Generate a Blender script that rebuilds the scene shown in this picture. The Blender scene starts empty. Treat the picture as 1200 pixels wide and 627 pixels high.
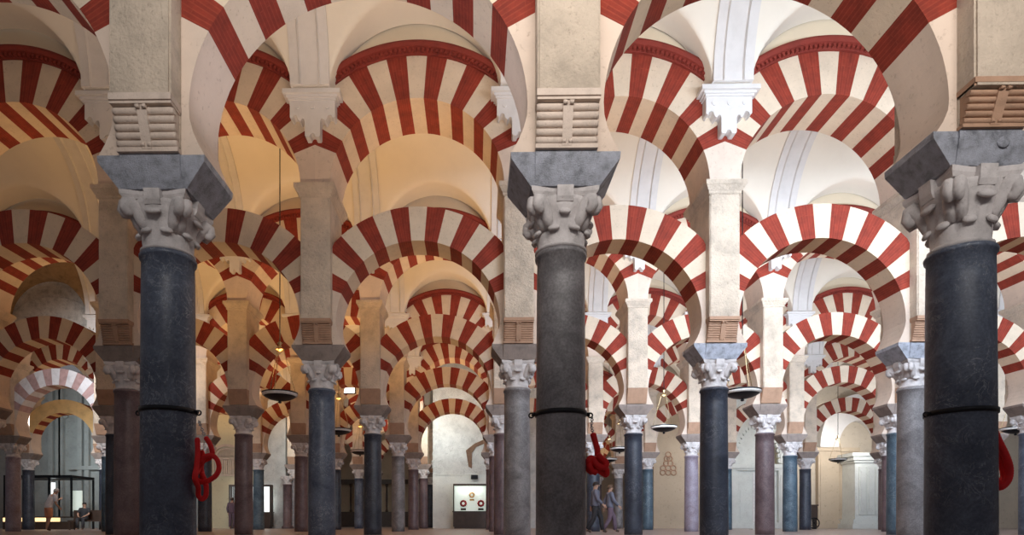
import bpy, bmesh, math, random
from mathutils import Vector, Matrix
random.seed(7)
PI = math.pi
R_ = math.radians
S = bpy.context.scene
COL = S.collection

# ------------------------------------------------------------------ numbers
X0, A, D = -3.005, 3.849, 6.093          # first column, bay width, nave depth
HB = A / 2
TL, TU, PW = 0.64, 1.06, 0.28            # lower arch depth, upper wall depth, pier half width
Z_SH, Z_CAP, Z_IMP = 2.965, 3.485, 3.78    # top of shaft, capital, impost
CL, RL, RLO = 4.20, 1.575, 2.23          # lower arch centre height, radii
CU, RU, RUO = 6.72, 1.645, 2.44          # upper arch
Z_CO0, Z_CO1 = 6.50, 6.74                # pier cornice
Z_SPR = 8.365                            # vault springing
CAMZ = 0.37
YAW = 0.0141898563


def X(j): return X0 + A * j
def Y(k): return 6.0 + D * (k - 1)
def U(x, y):
    dep = y * math.cos(YAW) - x * math.sin(YAW)
    return 545.38 + 720 * (x * math.cos(YAW) + y * math.sin(YAW)) / dep
def XU(u, y):                            # world x on the plane y seen at pixel column u
    t = (u - 545.38) / 720
    return y * (t * math.cos(YAW) - math.sin(YAW)) / (math.cos(YAW) + t * math.sin(YAW))


# ------------------------------------------------------------------ materials
def new_mat(name):
    m = bpy.data.materials.new(name)
    m.use_nodes = True
    nt = m.node_tree
    return m, nt, nt.nodes['Principled BSDF']


def ramp(nt, stops):
    n = nt.nodes.new('ShaderNodeValToRGB')
    e = n.color_ramp.elements
    while len(e) < len(stops): e.new(0.5)
    for el, (p, c) in zip(e, stops):
        el.position = p
        el.color = (*c, 1)
    return n


def coords(nt, random_shift=True, scale=1.0, stretch=(1, 1, 1)):
    tc = nt.nodes.new('ShaderNodeTexCoord')
    mp = nt.nodes.new('ShaderNodeMapping')
    mp.inputs['Scale'].default_value = [scale * s for s in stretch]
    nt.links.new(tc.outputs['Object'], mp.inputs['Vector'])
    if random_shift:
        oi = nt.nodes.new('ShaderNodeObjectInfo')
        ml = nt.nodes.new('ShaderNodeMath'); ml.operation = 'MULTIPLY'
        ml.inputs[1].default_value = 37.0
        nt.links.new(oi.outputs['Random'], ml.inputs[0])
        nt.links.new(ml.outputs[0], mp.inputs['Location'])
    return mp.outputs['Vector']


def noise(nt, vec, scale, detail=4, rough=0.6, dist=0.0):
    n = nt.nodes.new('ShaderNodeTexNoise')
    n.inputs['Scale'].default_value = scale
    n.inputs['Detail'].default_value = detail
    n.inputs['Roughness'].default_value = rough
    n.inputs['Distortion'].default_value = dist
    nt.links.new(vec, n.inputs['Vector'])
    return n.outputs['Fac']


def mix(nt, fac, a, b, mode='MIX'):
    n = nt.nodes.new('ShaderNodeMix')
    n.data_type = 'RGBA'
    n.blend_type = mode
    for v, s in ((fac, n.inputs[0]), (a, n.inputs[6]), (b, n.inputs[7])):
        if isinstance(v, (int, float)): s.default_value = v
        elif isinstance(v, tuple): s.default_value = (*v, 1)
        else: nt.links.new(v, s)
    return n.outputs[2]


def bump(nt, b, h, strength=0.4, dist=0.02):
    n = nt.nodes.new('ShaderNodeBump')
    n.inputs['Strength'].default_value = strength
    n.inputs['Distance'].default_value = dist
    nt.links.new(h, n.inputs['Height'])
    nt.links.new(n.outputs[0], b.inputs['Normal'])


def stone(name, c, var=0.25, scale=3.0, rough=0.8, bs=0.5, bd=0.02, pits=True):
    m, nt, b = new_mat(name)
    v = coords(nt)
    f = noise(nt, v, scale, 8, 0.65)
    d = tuple(x * (1 - var) for x in c)
    l = tuple(min(1, x * (1 + var * 0.6)) for x in c)
    r = ramp(nt, [(0.3, d), (0.5, c), (0.72, l)])
    nt.links.new(f, r.inputs[0])
    f2 = noise(nt, v, scale * 9, 6, 0.7)
    out = r.outputs[0]
    if pits:
        r2 = ramp(nt, [(0.28, (0.55, 0.5, 0.46)), (0.42, (1, 1, 1))])
        nt.links.new(f2, r2.inputs[0])
        out = mix(nt, 0.7, out, r2.outputs[0], 'MULTIPLY')
    nt.links.new(out, b.inputs['Base Color'])
    b.inputs['Roughness'].default_value = rough
    bump(nt, b, f2, bs, bd)
    return m


def brickred(name, c, c2):
    """thin radial brick courses, drawn from the voussoir UVs"""
    m, nt, b = new_mat(name)
    uv = nt.nodes.new('ShaderNodeUVMap'); uv.uv_map = 'UVMap'
    br = nt.nodes.new('ShaderNodeTexBrick')
    br.inputs['Color1'].default_value = (*c, 1)
    br.inputs['Color2'].default_value = (*c2, 1)
    br.inputs['Mortar'].default_value = (c[0] * 1.12, c[1] * 1.4, c[2] * 1.5, 1)
    br.inputs['Scale'].default_value = 1.0
    br.inputs['Mortar Size'].default_value = 0.006
    br.inputs['Brick Width'].default_value = 0.9
    br.inputs['Row Height'].default_value = 0.047
    nt.links.new(uv.outputs[0], br.inputs['Vector'])
    v = coords(nt)
    f = noise(nt, v, 5, 6, 0.7)
    r = ramp(nt, [(0.3, (0.6, 0.55, 0.5)), (0.65, (1.15, 1.1, 1.1))])
    nt.links.new(f, r.inputs[0])
    o = mix(nt, 0.8, br.outputs['Color'], r.outputs[0], 'MULTIPLY')
    nt.links.new(o, b.inputs['Base Color'])
    b.inputs['Roughness'].default_value = 0.85
    f2 = noise(nt, v, 40, 4, 0.7)
    bump(nt, b, f2, 0.4, 0.01)
    return m


def marble(name, base, dark, vein, vs=5.0, amount=0.5, rough=0.42):
    m, nt, b = new_mat(name)
    v = coords(nt)
    f = noise(nt, v, 2.6, 8, 0.7, 0.6)
    r = ramp(nt, [(0.32, dark), (0.66, base)])
    nt.links.new(f, r.inputs[0])
    # veins: thin bands where a distorted noise crosses its middle
    def veins(sc, w, d):
        n = noise(nt, v, sc, 6, 0.62, d)
        s1 = nt.nodes.new('ShaderNodeMath'); s1.operation = 'SUBTRACT'; s1.inputs[1].default_value = 0.5
        nt.links.new(n, s1.inputs[0])
        s2 = nt.nodes.new('ShaderNodeMath'); s2.operation = 'ABSOLUTE'
        nt.links.new(s1.outputs[0], s2.inputs[0])
        rr = ramp(nt, [(0.0, (1, 1, 1)), (w, (0, 0, 0))])
        nt.links.new(s2.outputs[0], rr.inputs[0])
        return rr.outputs[0]
    a = veins(vs, 0.018, 1.6)
    gate = noise(nt, v, 2.0, 3, 0.5)
    rg = ramp(nt, [(0.42, (0, 0, 0)), (0.62, (amount,) * 3)])
    nt.links.new(gate, rg.inputs[0])
    fac = mix(nt, 1.0, a, rg.outputs[0], 'MULTIPLY')
    o = mix(nt, fac, r.outputs[0], vein)
    sp = noise(nt, v, 45, 3, 0.6)
    rs = ramp(nt, [(0.35, (0.72, 0.72, 0.72)), (0.65, (1.25, 1.25, 1.25))])
    nt.links.new(sp, rs.inputs[0])
    o = mix(nt, 0.7, o, rs.outputs[0], 'MULTIPLY')
    nt.links.new(o, b.inputs['Base Color'])
    b.inputs['Roughness'].default_value = rough
    bump(nt, b, sp, 0.08, 0.004)
    return m


def plain(name, c, rough=0.6, metal=0.0, emit=None, es=1.0):
    m, nt, b = new_mat(name)
    v = coords(nt)
    f = noise(nt, v, 12, 4)
    r = ramp(nt, [(0.3, tuple(x * 0.86 for x in c)), (0.7, tuple(min(1, x * 1.1) for x in c))])
    nt.links.new(f, r.inputs[0])
    nt.links.new(r.outputs[0], b.inputs['Base Color'])
    b.inputs['Roughness'].default_value = rough
    b.inputs['Metallic'].default_value = metal
    if emit:
        b.inputs['Emission Color'].default_value = (*emit, 1)
        b.inputs['Emission Strength'].default_value = es
    return m


M = {}
M['pier'] = stone('pier_limestone', (0.66, 0.545, 0.43), 0.30, 2.2, 0.85, 1.0, 0.05)
M['plaster'] = stone('arch_plaster', (0.63, 0.505, 0.41), 0.13, 1.5, 0.85, 0.25, 0.015)
M['red'] = brickred('voussoir_brick', (0.245, 0.028, 0.012), (0.20, 0.021, 0.009))
M['cream'] = stone('voussoir_stone', (0.63, 0.51, 0.385), 0.12, 2.5, 0.85, 0.4, 0.015)
M['moulding'] = stone('red_moulding', (0.20, 0.022, 0.012), 0.2, 4, 0.8, 0.2)
M['vault'] = stone('vault_plaster', (0.74, 0.68, 0.59), 0.06, 0.8, 0.85, 0.12, 0.01, False)
M['white'] = stone('white_stucco', (0.63, 0.605, 0.59), 0.08, 3, 0.7, 0.2, 0.01, False)
M['lunette'] = stone('lunette_plaster', (0.70, 0.59, 0.43), 0.08, 1.0, 0.85, 0.15, 0.01, False)
M['impost'] = stone('impost_slate', (0.47, 0.49, 0.56), 0.5, 9, 0.6, 1.0, 0.03)
M['impost_brown'] = stone('impost_brown', (0.24, 0.19, 0.165), 0.3, 5, 0.7, 0.5, 0.02)
M['modillion'] = stone('modillion_stone', (0.60, 0.49, 0.41), 0.2, 5, 0.8, 0.4)
M['modillion_brown'] = stone('modillion_brown', (0.40, 0.24, 0.155), 0.2, 5, 0.8, 0.4)
M['capital'] = stone('capital_stone', (0.60, 0.56, 0.55), 0.3, 5, 0.75, 0.5, 0.015)
M['floor'] = None
M['iron'] = plain('black_iron', (0.015, 0.016, 0.02), 0.4, 0.6)
M['rope'] = plain('red_rope', (0.78, 0.014, 0.016), 0.75)
M['steel'] = plain('bright_steel', (0.6, 0.6, 0.62), 0.25, 1.0)
M['brass'] = plain('lamp_brass', (0.42, 0.32, 0.18), 0.35, 1.0)
M['lampwhite'] = plain('lamp_glass_rim', (0.75, 0.72, 0.68), 0.25)
M['blue'] = marble('marble_blue', (0.125, 0.150, 0.205), (0.035, 0.046, 0.078), (0.40, 0.42, 0.45), 5.0, 0.6)
M['grey'] = marble('marble_grey', (0.30, 0.285, 0.29), (0.11, 0.10, 0.105), (0.32, 0.30, 0.30), 7.0, 0.35)
M['black'] = marble('marble_black', (0.050, 0.058, 0.080), (0.014, 0.018, 0.030), (0.26, 0.27, 0.30), 5.0, 0.4)
M['purple'] = marble('marble_purple', (0.185, 0.130, 0.135), (0.085, 0.055, 0.062), (0.33, 0.27, 0.27), 7.0, 0.3)
M['teal'] = marble('marble_teal', (0.10, 0.150, 0.19), (0.022, 0.045, 0.07), (0.45, 0.52, 0.55), 6.0, 0.5)
M['lilac'] = marble('marble_lilac', (0.33, 0.30, 0.37), (0.20, 0.15, 0.18), (0.5, 0.47, 0.5), 6.0, 0.3)


# ------------------------------------------------------------------ mesh helpers
def box(bm, x0, x1, y0, y1, z0, z1, mi=0):
    vs = [bm.verts.new((x, y, z)) for z in (z0, z1) for y in (y0, y1) for x in (x0, x1)]
    for f in ((0, 2, 3, 1), (4, 5, 7, 6), (0, 1, 5, 4), (2, 6, 7, 3), (0, 4, 6, 2), (1, 3, 7, 5)):
        fc = bm.faces.new([vs[i] for i in f]); fc.material_index = mi
    return vs


def hexa(bm, p, mi=0):
    """eight points, bottom ring then top ring"""
    vs = [bm.verts.new(q) for q in p]
    for f in ((3, 2, 1, 0), (4, 5, 6, 7), (0, 1, 5, 4), (1, 2, 6, 5), (2, 3, 7, 6), (3, 0, 4, 7)):
        fc = bm.faces.new([vs[i] for i in f]); fc.material_index = mi


def prism(bm, pts, y0, y1, mi=0):
    """closed outline in xz pushed along y"""
    a = [bm.verts.new((x, y0, z)) for x, z in pts]
    b = [bm.verts.new((x, y1, z)) for x, z in pts]
    n = len(pts)
    fs = [bm.faces.new(a), bm.faces.new(b[::-1])]
    for i in range(n):
        fs.append(bm.faces.new((a[i], b[i], b[(i + 1) % n], a[(i + 1) % n])))
    for f in fs: f.material_index = mi


def lathe(bm, prof, seg=24, c=(0, 0, 0), cap=True, mi=0, smooth=True):
    rings = []
    for r, z in prof:
        rings.append([bm.verts.new((c[0] + r * math.cos(2 * PI * i / seg), c[1] + r * math.sin(2 * PI * i / seg), c[2] + z)) for i in range(seg)])
    for a, b in zip(rings, rings[1:]):
        for i in range(seg):
            f = bm.faces.new((a[i], a[(i + 1) % seg], b[(i + 1) % seg], b[i]))
            f.smooth = smooth; f.material_index = mi
    if cap:
        for ring, rev in ((rings[0], True), (rings[-1], False)):
            f = bm.faces.new(ring[::-1] if rev else ring); f.material_index = mi


def tube(bm, pts, r, seg=8, mi=0, closed=False):
    pts = [Vector(p) for p in pts]
    n = len(pts)
    rings = []
    prev = None
    for i, p in enumerate(pts):
        if closed: t = pts[(i + 1) % n] - pts[(i - 1) % n]
        else: t = pts[min(i + 1, n - 1)] - pts[max(i - 1, 0)]
        t.normalize()
        if prev is None:
            up = Vector((0, 0, 1)) if abs(t.z) < 0.9 else Vector((1, 0, 0))
            s = t.cross(up).normalized()
        else:
            s = (prev - t * prev.dot(t)).normalized()
        prev = s
        q = t.cross(s)
        rr = r[i] if isinstance(r, (list, tuple)) else r
        rings.append([bm.verts.new(p + rr * (math.cos(2 * PI * k / seg) * s + math.sin(2 * PI * k / seg) * q)) for k in range(seg)])
    pairs = list(zip(rings, rings[1:])) + ([(rings[-1], rings[0])] if closed else [])
    for a, b in pairs:
        for k in range(seg):
            f = bm.faces.new((a[k], a[(k + 1) % seg], b[(k + 1) % seg], b[k]))
            f.smooth = True; f.material_index = mi
    if not closed:
        for ring in (rings[0][::-1], rings[-1]):
            f = bm.faces.new(ring); f.material_index = mi


def finish(bm):
    bmesh.ops.recalc_face_normals(bm, faces=bm.faces)


def mesh(name, bm, mats):
    finish(bm)
    me = bpy.data.meshes.new(name)
    bm.to_mesh(me); bm.free()
    for m in (mats if isinstance(mats, (list, tuple)) else [mats]): me.materials.append(m)
    return me


def obj(name, me, parent=None, loc=(0, 0, 0)):
    o = bpy.data.objects.new(name, me)
    COL.objects.link(o)
    o.location = loc
    if parent: o.parent = parent
    return o


def build(name, bm, mats, parent=None, loc=(0, 0, 0)):
    return obj(name, mesh(name, bm, mats), parent, loc)


def tag(o, label, cat, group=None):
    o['label'] = label; o['category'] = cat
    if group: o['group'] = group
    return o


def thing(name, label, cat, loc, group=None, rz=0):
    o = bpy.data.objects.new(name, None)
    o.empty_display_size = 0.2
    COL.objects.link(o)
    o.location = loc; o.rotation_euler.z = rz
    return tag(o, label, cat, group)


def struct(o):
    o['kind'] = 'structure'
    return o


# ------------------------------------------------------------------ architecture meshes
def arch_ring_bm(R, RO, clip, T, a0, a1, n, sub=4):
    """voussoirs n stripes between angles a0..a1, red first; origin at arch centre"""
    bm = bmesh.new()
    uvl = bm.loops.layers.uv.new('UVMap')
    def out(p):
        x, z = RO * math.cos(p), RO * math.sin(p)
        if abs(x) > clip:
            s = clip / abs(x); x *= s; z *= s
        return x, z
    for i in range(n):
        b0 = a0 + (a1 - a0) * i / n
        b1 = a0 + (a1 - a0) * (i + 1) / n
        mi = i % 2
        angs = [b0 + (b1 - b0) * k / sub for k in range(sub + 1)]
        rows = []
        for p in angs:
            ix, iz = R * math.cos(p), R * math.sin(p)
            ox, oz = out(p)
            rows.append([bm.verts.new(q) for q in ((ix, -T / 2, iz), (ox, -T / 2, oz), (ox, T / 2, oz), (ix, T / 2, iz))])
        L = [0, 0.66, 0.66 + T, 1.32 + T]
        for k in range(sub):
            for e, (c, d) in enumerate(((0, 1), (1, 2), (2, 3), (3, 0))):
                f = bm.faces.new((rows[k][c], rows[k][d], rows[k + 1][d], rows[k + 1][c]))
                f.material_index = mi
                u0, u1 = (angs[k] - b0) * R * 1.15, (angs[k + 1] - b0) * R * 1.15
                w0, w1 = L[e], L[e] + (0.66 if e % 2 == 0 else T)
                for lp, uvc in zip(f.loops, ((w0, u0), (w1, u0), (w1, u1), (w0, u1))): lp[uvl].uv = uvc
        for r in (rows[0], rows[-1]):
            f = bm.faces.new(r); f.material_index = mi
    return bm


def springer_bm(R, clip, T, zlow, a0, side, n=10):
    bm = bmesh.new()
    ztop = R * math.sin(a0)
    rows = []
    for i in range(n + 1):
        t = i / n
        z = zlow + (ztop - zlow) * t
        x = math.sqrt(max(0, R * R - z * z))
        if zlow < -0.1 and z < 0: x -= 0.095 * (z / zlow) ** 1.6
        zo = zlow + (clip * math.tan(a0) - zlow) * t
        rows.append([bm.verts.new((side * q[0], q[1], q[2])) for q in ((x, -T / 2, z), (clip, -T / 2, zo), (clip, T / 2, zo), (x, T / 2, z))])
    for r0, r1 in zip(rows, rows[1:]):
        for c in range(4):
            d = (c + 1) % 4
            bm.faces.new((r0[c], r0[d], r1[d], r1[c]))
    bm.faces.new(rows[0]); bm.faces.new(rows[-1])
    return bm


AL0 = R_(21)
AU0 = R_(22)
AL1 = R_(28)
lower_ring1 = mesh('voussoirs', arch_ring_bm(RL, RLO, HB - PW, TL, AL1, PI - AL1, 13), [M['red'], M['cream']])
lower_spr1 = [mesh('springer', springer_bm(RL, HB - PW, TL, Z_IMP - CL, AL1, s), M['plaster']) for s in (1, -1)]
spr_short = [mesh('springer', springer_bm(RL, HB - PW, TL, Z_IMP - CL + 0.30 * (Z_CAP - Z_SH), AL1, s), M['plaster']) for s in (1, -1)]
lower_ring = mesh('voussoirs', arch_ring_bm(RL, RLO, HB - PW, TL, AL0, PI - AL0, 15), [M['red'], M['cream']])
lower_spr = [mesh('springer', springer_bm(RL, HB - PW, TL, Z_IMP - CL, AL0, s), M['plaster']) for s in (1, -1)]
upper_ring = mesh('voussoirs', arch_ring_bm(RU, RUO, HB, TU, AU0, PI - AU0, 15), [M['red'], M['cream']])
upper_spr = [mesh('springer', springer_bm(RU, HB, TU, Z_CO1 - CU, AU0, s), M['plaster']) for s in (1, -1)]


def spandrel_bm():
    bm = bmesh.new()
    pr = []
    n = 32
    c0 = math.acos(HB / RUO)
    zt = 10.0 - CU
    for i in range(n + 1):
        p = c0 + (PI - 2 * c0) * i / n
        x, z = RUO * math.cos(p), RUO * math.sin(p)
        t = TU / 2 - 0.03
        pr.append([bm.verts.new(q) for q in ((x, -t, z), (x, -t, zt), (x, t, zt), (x, t, z))])
    for r0, r1 in zip(pr, pr[1:]):
        for c in range(4):
            d = (c + 1) % 4
            bm.faces.new((r0[c], r0[d], r1[d], r1[c]))
    bm.faces.new(pr[0]); bm.faces.new(pr[-1])
    return bm


def moulding_bm():
    """red hood moulding with a row of dentils below"""
    bm = bmesh.new()
    a0, n = R_(46), 48
    y1 = -TU / 2 + 0.03
    prof = [(0.0, y1), (0.0, -TU / 2 - 0.05), (0.06, -TU / 2 - 0.07), (0.08, -TU / 2 - 0.15), (0.14, -TU / 2 - 0.17), (0.19, -TU / 2 - 0.15), (0.19, y1)]
    rows = []
    for i in range(n + 1):
        p = a0 + (PI - 2 * a0) * i / n
        rows.append([bm.verts.new(((RUO + r) * math.cos(p), y, (RUO + r) * math.sin(p))) for r, y in prof])
    m = len(prof)
    for r0, r1 in zip(rows, rows[1:]):
        for c in range(m):
            d = (c + 1) % m
            bm.faces.new((r0[c], r0[d], r1[d], r1[c]))
    bm.faces.new(rows[0]); bm.faces.new(rows[-1])
    k = 44
    for i in range(k):
        p = a0 + (PI - 2 * a0) * (i + 0.5) / k
        h = (PI - 2 * a0) / k * 0.28
        pts = [((RUO + r) * math.cos(q), (RUO + r) * math.sin(q)) for r, q in ((0.012, p - h), (0.012, p + h), (0.075, p + h), (0.075, p - h))]
        prism(bm, pts, -TU / 2 - 0.12, -TU / 2 - 0.03)
    return bm


spandrel = mesh('spandrel', spandrel_bm(), M['lunette'])
moulding = mesh('moulding', moulding_bm(), M['moulding'])


def pier_bm(zb):
    bm = bmesh.new()
    h = TU / 2
    box(bm, -PW, PW, -h, h, 4.22, Z_CO0)
    bmesh.ops.bevel(bm, geom=[e for e in bm.edges if abs(e.verts[0].co.z - e.verts[1].co.z) > 1], offset=0.018, segments=2, affect='EDGES')
    box(bm, -PW, PW, -TL / 2 - 0.02, h, zb, 4.22)
    return bm


def cornice_bm():
    bm = bmesh.new()
    h = TU / 2
    prof = [(0.0, 6.50), (0.025, 6.52), (0.025, 6.56), (0.04, 6.57), (0.08, 6.64), (0.10, 6.66), (0.10, 6.74), (0.0, 6.74)]
    rings = [[bm.verts.new((sx * (PW + d), sy * (h + d), z)) for sx, sy in ((-1, -1), (1, -1), (1, 1), (-1, 1))] for d, z in prof]
    for a, b in zip(rings, rings[1:]):
        for i in range(4):
            bm.faces.new((a[i], a[(i + 1) % 4], b[(i + 1) % 4], b[i]))
    bm.faces.new(rings[0]); bm.faces.new(rings[-1])
    return bm


def modillion_bm(kind):
    bm = bmesh.new()
    f0, f1 = -TU / 2, -TL / 2 - 0.03       # top front, bottom front
    back = -TL / 2 - 0.02
    w = PW
    if kind == 'slab':
        hexa(bm, [(-w, f1 - 0.03, Z_IMP + 0.02), (w, f1 - 0.03, Z_IMP + 0.02), (w, back + 0.02, Z_IMP + 0.02), (-w, back + 0.02, Z_IMP + 0.02),
                  (-w, f0, 4.22), (w, f0, 4.22), (w, back + 0.02, 4.22), (-w, back + 0.02, 4.22)])
        return bm
    n = 8 if kind == 'fine' else 5
    z0, z1 = Z_IMP + 0.02, 4.14
    # body behind the rolls
    hexa(bm, [(-w + 0.01, f1 - 0.02, z0), (w - 0.01, f1 - 0.02, z0), (w - 0.01, back + 0.02, z0), (-w + 0.01, back + 0.02, z0),
              (-w + 0.01, f0 + 0.07, z1), (w - 0.01, f0 + 0.07, z1), (w - 0.01, back + 0.02, z1), (-w + 0.01, back + 0.02, z1)])
    # cap slab
    box(bm, -w - 0.004, w + 0.004, f0 - 0.004, back + 0.02, 4.165, 4.225)
    box(bm, -w, w, f0 + 0.012, back + 0.02, z1, 4.165)
    box(bm, -w - 0.004, w + 0.004, f1 - 0.045, back + 0.02, Z_IMP, z0 + 0.02)
    for i in range(n):
        t = (i + 0.5) / n
        z = z0 + 0.02 + (z1 - z0 - 0.02) * t
        y = (f1 - 0.02) + (f0 + 0.07 - f1 + 0.02) * t
        r = (z1 - z0) / n * 0.50
        tube(bm, [(-w, y, z), (-w * 0.9, y, z), (w * 0.9, y, z), (w, y, z)], [r * 0.82, r, r, r * 0.82], 10)
    # centre strap
    s = 0.045
    hexa(bm, [(-s, f1 - 0.048, z0), (s, f1 - 0.048, z0), (s, f1, z0), (-s, f1, z0),
              (-s, f0 + 0.025, z1), (s, f0 + 0.025, z1), (s, f0 + 0.09, z1), (-s, f0 + 0.09, z1)])
    # scroll at the foot and head of the strap
    for z, y in ((z0 + 0.035, f1 - 0.065), (z1 - 0.02, f0 + 0.01)):
        for dx in (-0.03, 0.03):
            tube(bm, [(dx - 0.018, y + 0.012, z), (dx + 0.018, y + 0.012, z)], 0.018, 8)
    return bm


LIFT = 0.30 * (Z_CAP - Z_SH)              # the third front capital is this much taller
pier_me = mesh('pier_shaft', pier_bm(Z_IMP), M['pier'])
pier_short = mesh('pier_shaft', pier_bm(Z_IMP + LIFT), M['pier'])
cornice_me = mesh('cornice', cornice_bm(), M['pier'])
mod_me = {k: mesh('modillion', modillion_bm(k), M[m]) for k, m in (('rolls', 'modillion'), ('brownrolls', 'modillion_brown'), ('fine', 'modillion_brown'), ('slab', 'modillion_brown'))}


def impost_bm():
    bm = bmesh.new()
    def ring(hx, hy, z, c): return [bm.verts.new(p) for p in (
        (-hx, -hy, z), (-c, -hy, z), (-c, -hy - 0.05 * (c > 0), z), (c, -hy - 0.05 * (c > 0), z), (c, -hy, z), (hx, -hy, z), (hx, hy, z), (-hx, hy, z))]
    prof = [(0.320, 0.295, Z_CAP), (0.330, 0.30, Z_CAP + 0.015), (0.50, 0.335, Z_IMP - 0.06), (0.505, 0.335, Z_IMP)]
    rs = []
    for i, (a, b, z) in enumerate(prof):
        t = (z - Z_CAP) / (Z_IMP - Z_CAP)
        k = 0.02 * t + 0.004
        c = PW + 0.0
        rs.append([bm.verts.new(p) for p in ((-a, -b, z), (-c, -b, z), (-c, -b - k, z), (c, -b - k, z), (c, -b, z), (a, -b, z), (a, b, z), (-a, b, z))])
    for r0, r1 in zip(rs, rs[1:]):
        for i in range(8):
            bm.faces.new((r0[i], r0[(i + 1) % 8], r1[(i + 1) % 8], r1[i]))
    bm.faces.new(rs[0]); bm.faces.new(rs[-1])
    return bm


def leaf(bm, ang, r0, z0, h, w, out, curl):
    """acanthus leaf, closed, leaning out of the bell with a curled tip"""
    ca, sa = math.cos(ang), math.sin(ang)
    n = 8
    fr, bk = [], []
    for i in range(n + 1):
        t = i / n
        if t < 0.75:
            z = z0 + h * t / 0.75
            r = r0 + out * (t / 0.75) ** 2.5
        else:
            q = (t - 0.75) / 0.25 * PI * 0.85
            r = r0 + out + curl * math.sin(q * 0.5) * 1.2
            z = z0 + h - curl * (1 - math.cos(q)) * 0.6
        ww = w * (1 - 0.55 * t ** 2) * (1 + 0.10 * math.sin(t * 16))
        row_f, row_b = [], []
        for s, lift in ((-1, -0.012), (-0.45, 0.004), (0, 0.024), (0.45, 0.004), (1, -0.012)):
            for row, dr in ((row_f, lift + 0.012), (row_b, lift - 0.022)):
                rr = r + dr
                lat = s * ww
                row.append(bm.verts.new((rr * ca - lat * sa, rr * sa + lat * ca, z)))
        fr.append(row_f); bk.append(row_b)
    def sheet(g, rev):
        for a, b in zip(g, g[1:]):
            for i in range(4):
                f = bm.faces.new((a[i], a[i + 1], b[i + 1], b[i])); f.smooth = True
    sheet(fr, 0); sheet(bk, 1)
    for i in range(n):
        for e in (0, 4):
            f = bm.faces.new((fr[i][e], fr[i + 1][e], bk[i + 1][e], bk[i][e])); f.smooth = True
    for e in (0, n):
        for i in range(4):
            bm.faces.new((fr[e][i], fr[e][i + 1], bk[e][i + 1], bk[e][i]))


def knob(bm, a, r, z, w, d, h):
    """drooping tip of a leaf: a rounded lip that hangs out of the bell"""
    ca, sa = math.cos(a), math.sin(a)
    g = []
    n, m = 8, 8
    for i in range(n + 1):
        q = -PI / 2 + PI * i / n
        lat = w * math.sin(q)
        k = max(0.12, math.cos(q)) ** 0.6
        ring = []
        for t in range(m):
            p = 2 * PI * t / m
            rr = r + d * k * (math.cos(p) * 0.9 + 0.15)
            zz = z + h * k * math.sin(p) - 0.35 * d * k * math.cos(p)
            ring.append(bm.verts.new((rr * ca - lat * sa, rr * sa + lat * ca, zz)))
        g.append(ring)
    for u, v in zip(g, g[1:]):
        for t in range(m):
            f = bm.faces.new((u[t], u[(t + 1) % m], v[(t + 1) % m], v[t])); f.smooth = True
    bm.faces.new(g[0]); bm.faces.new(g[-1][::-1])


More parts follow.
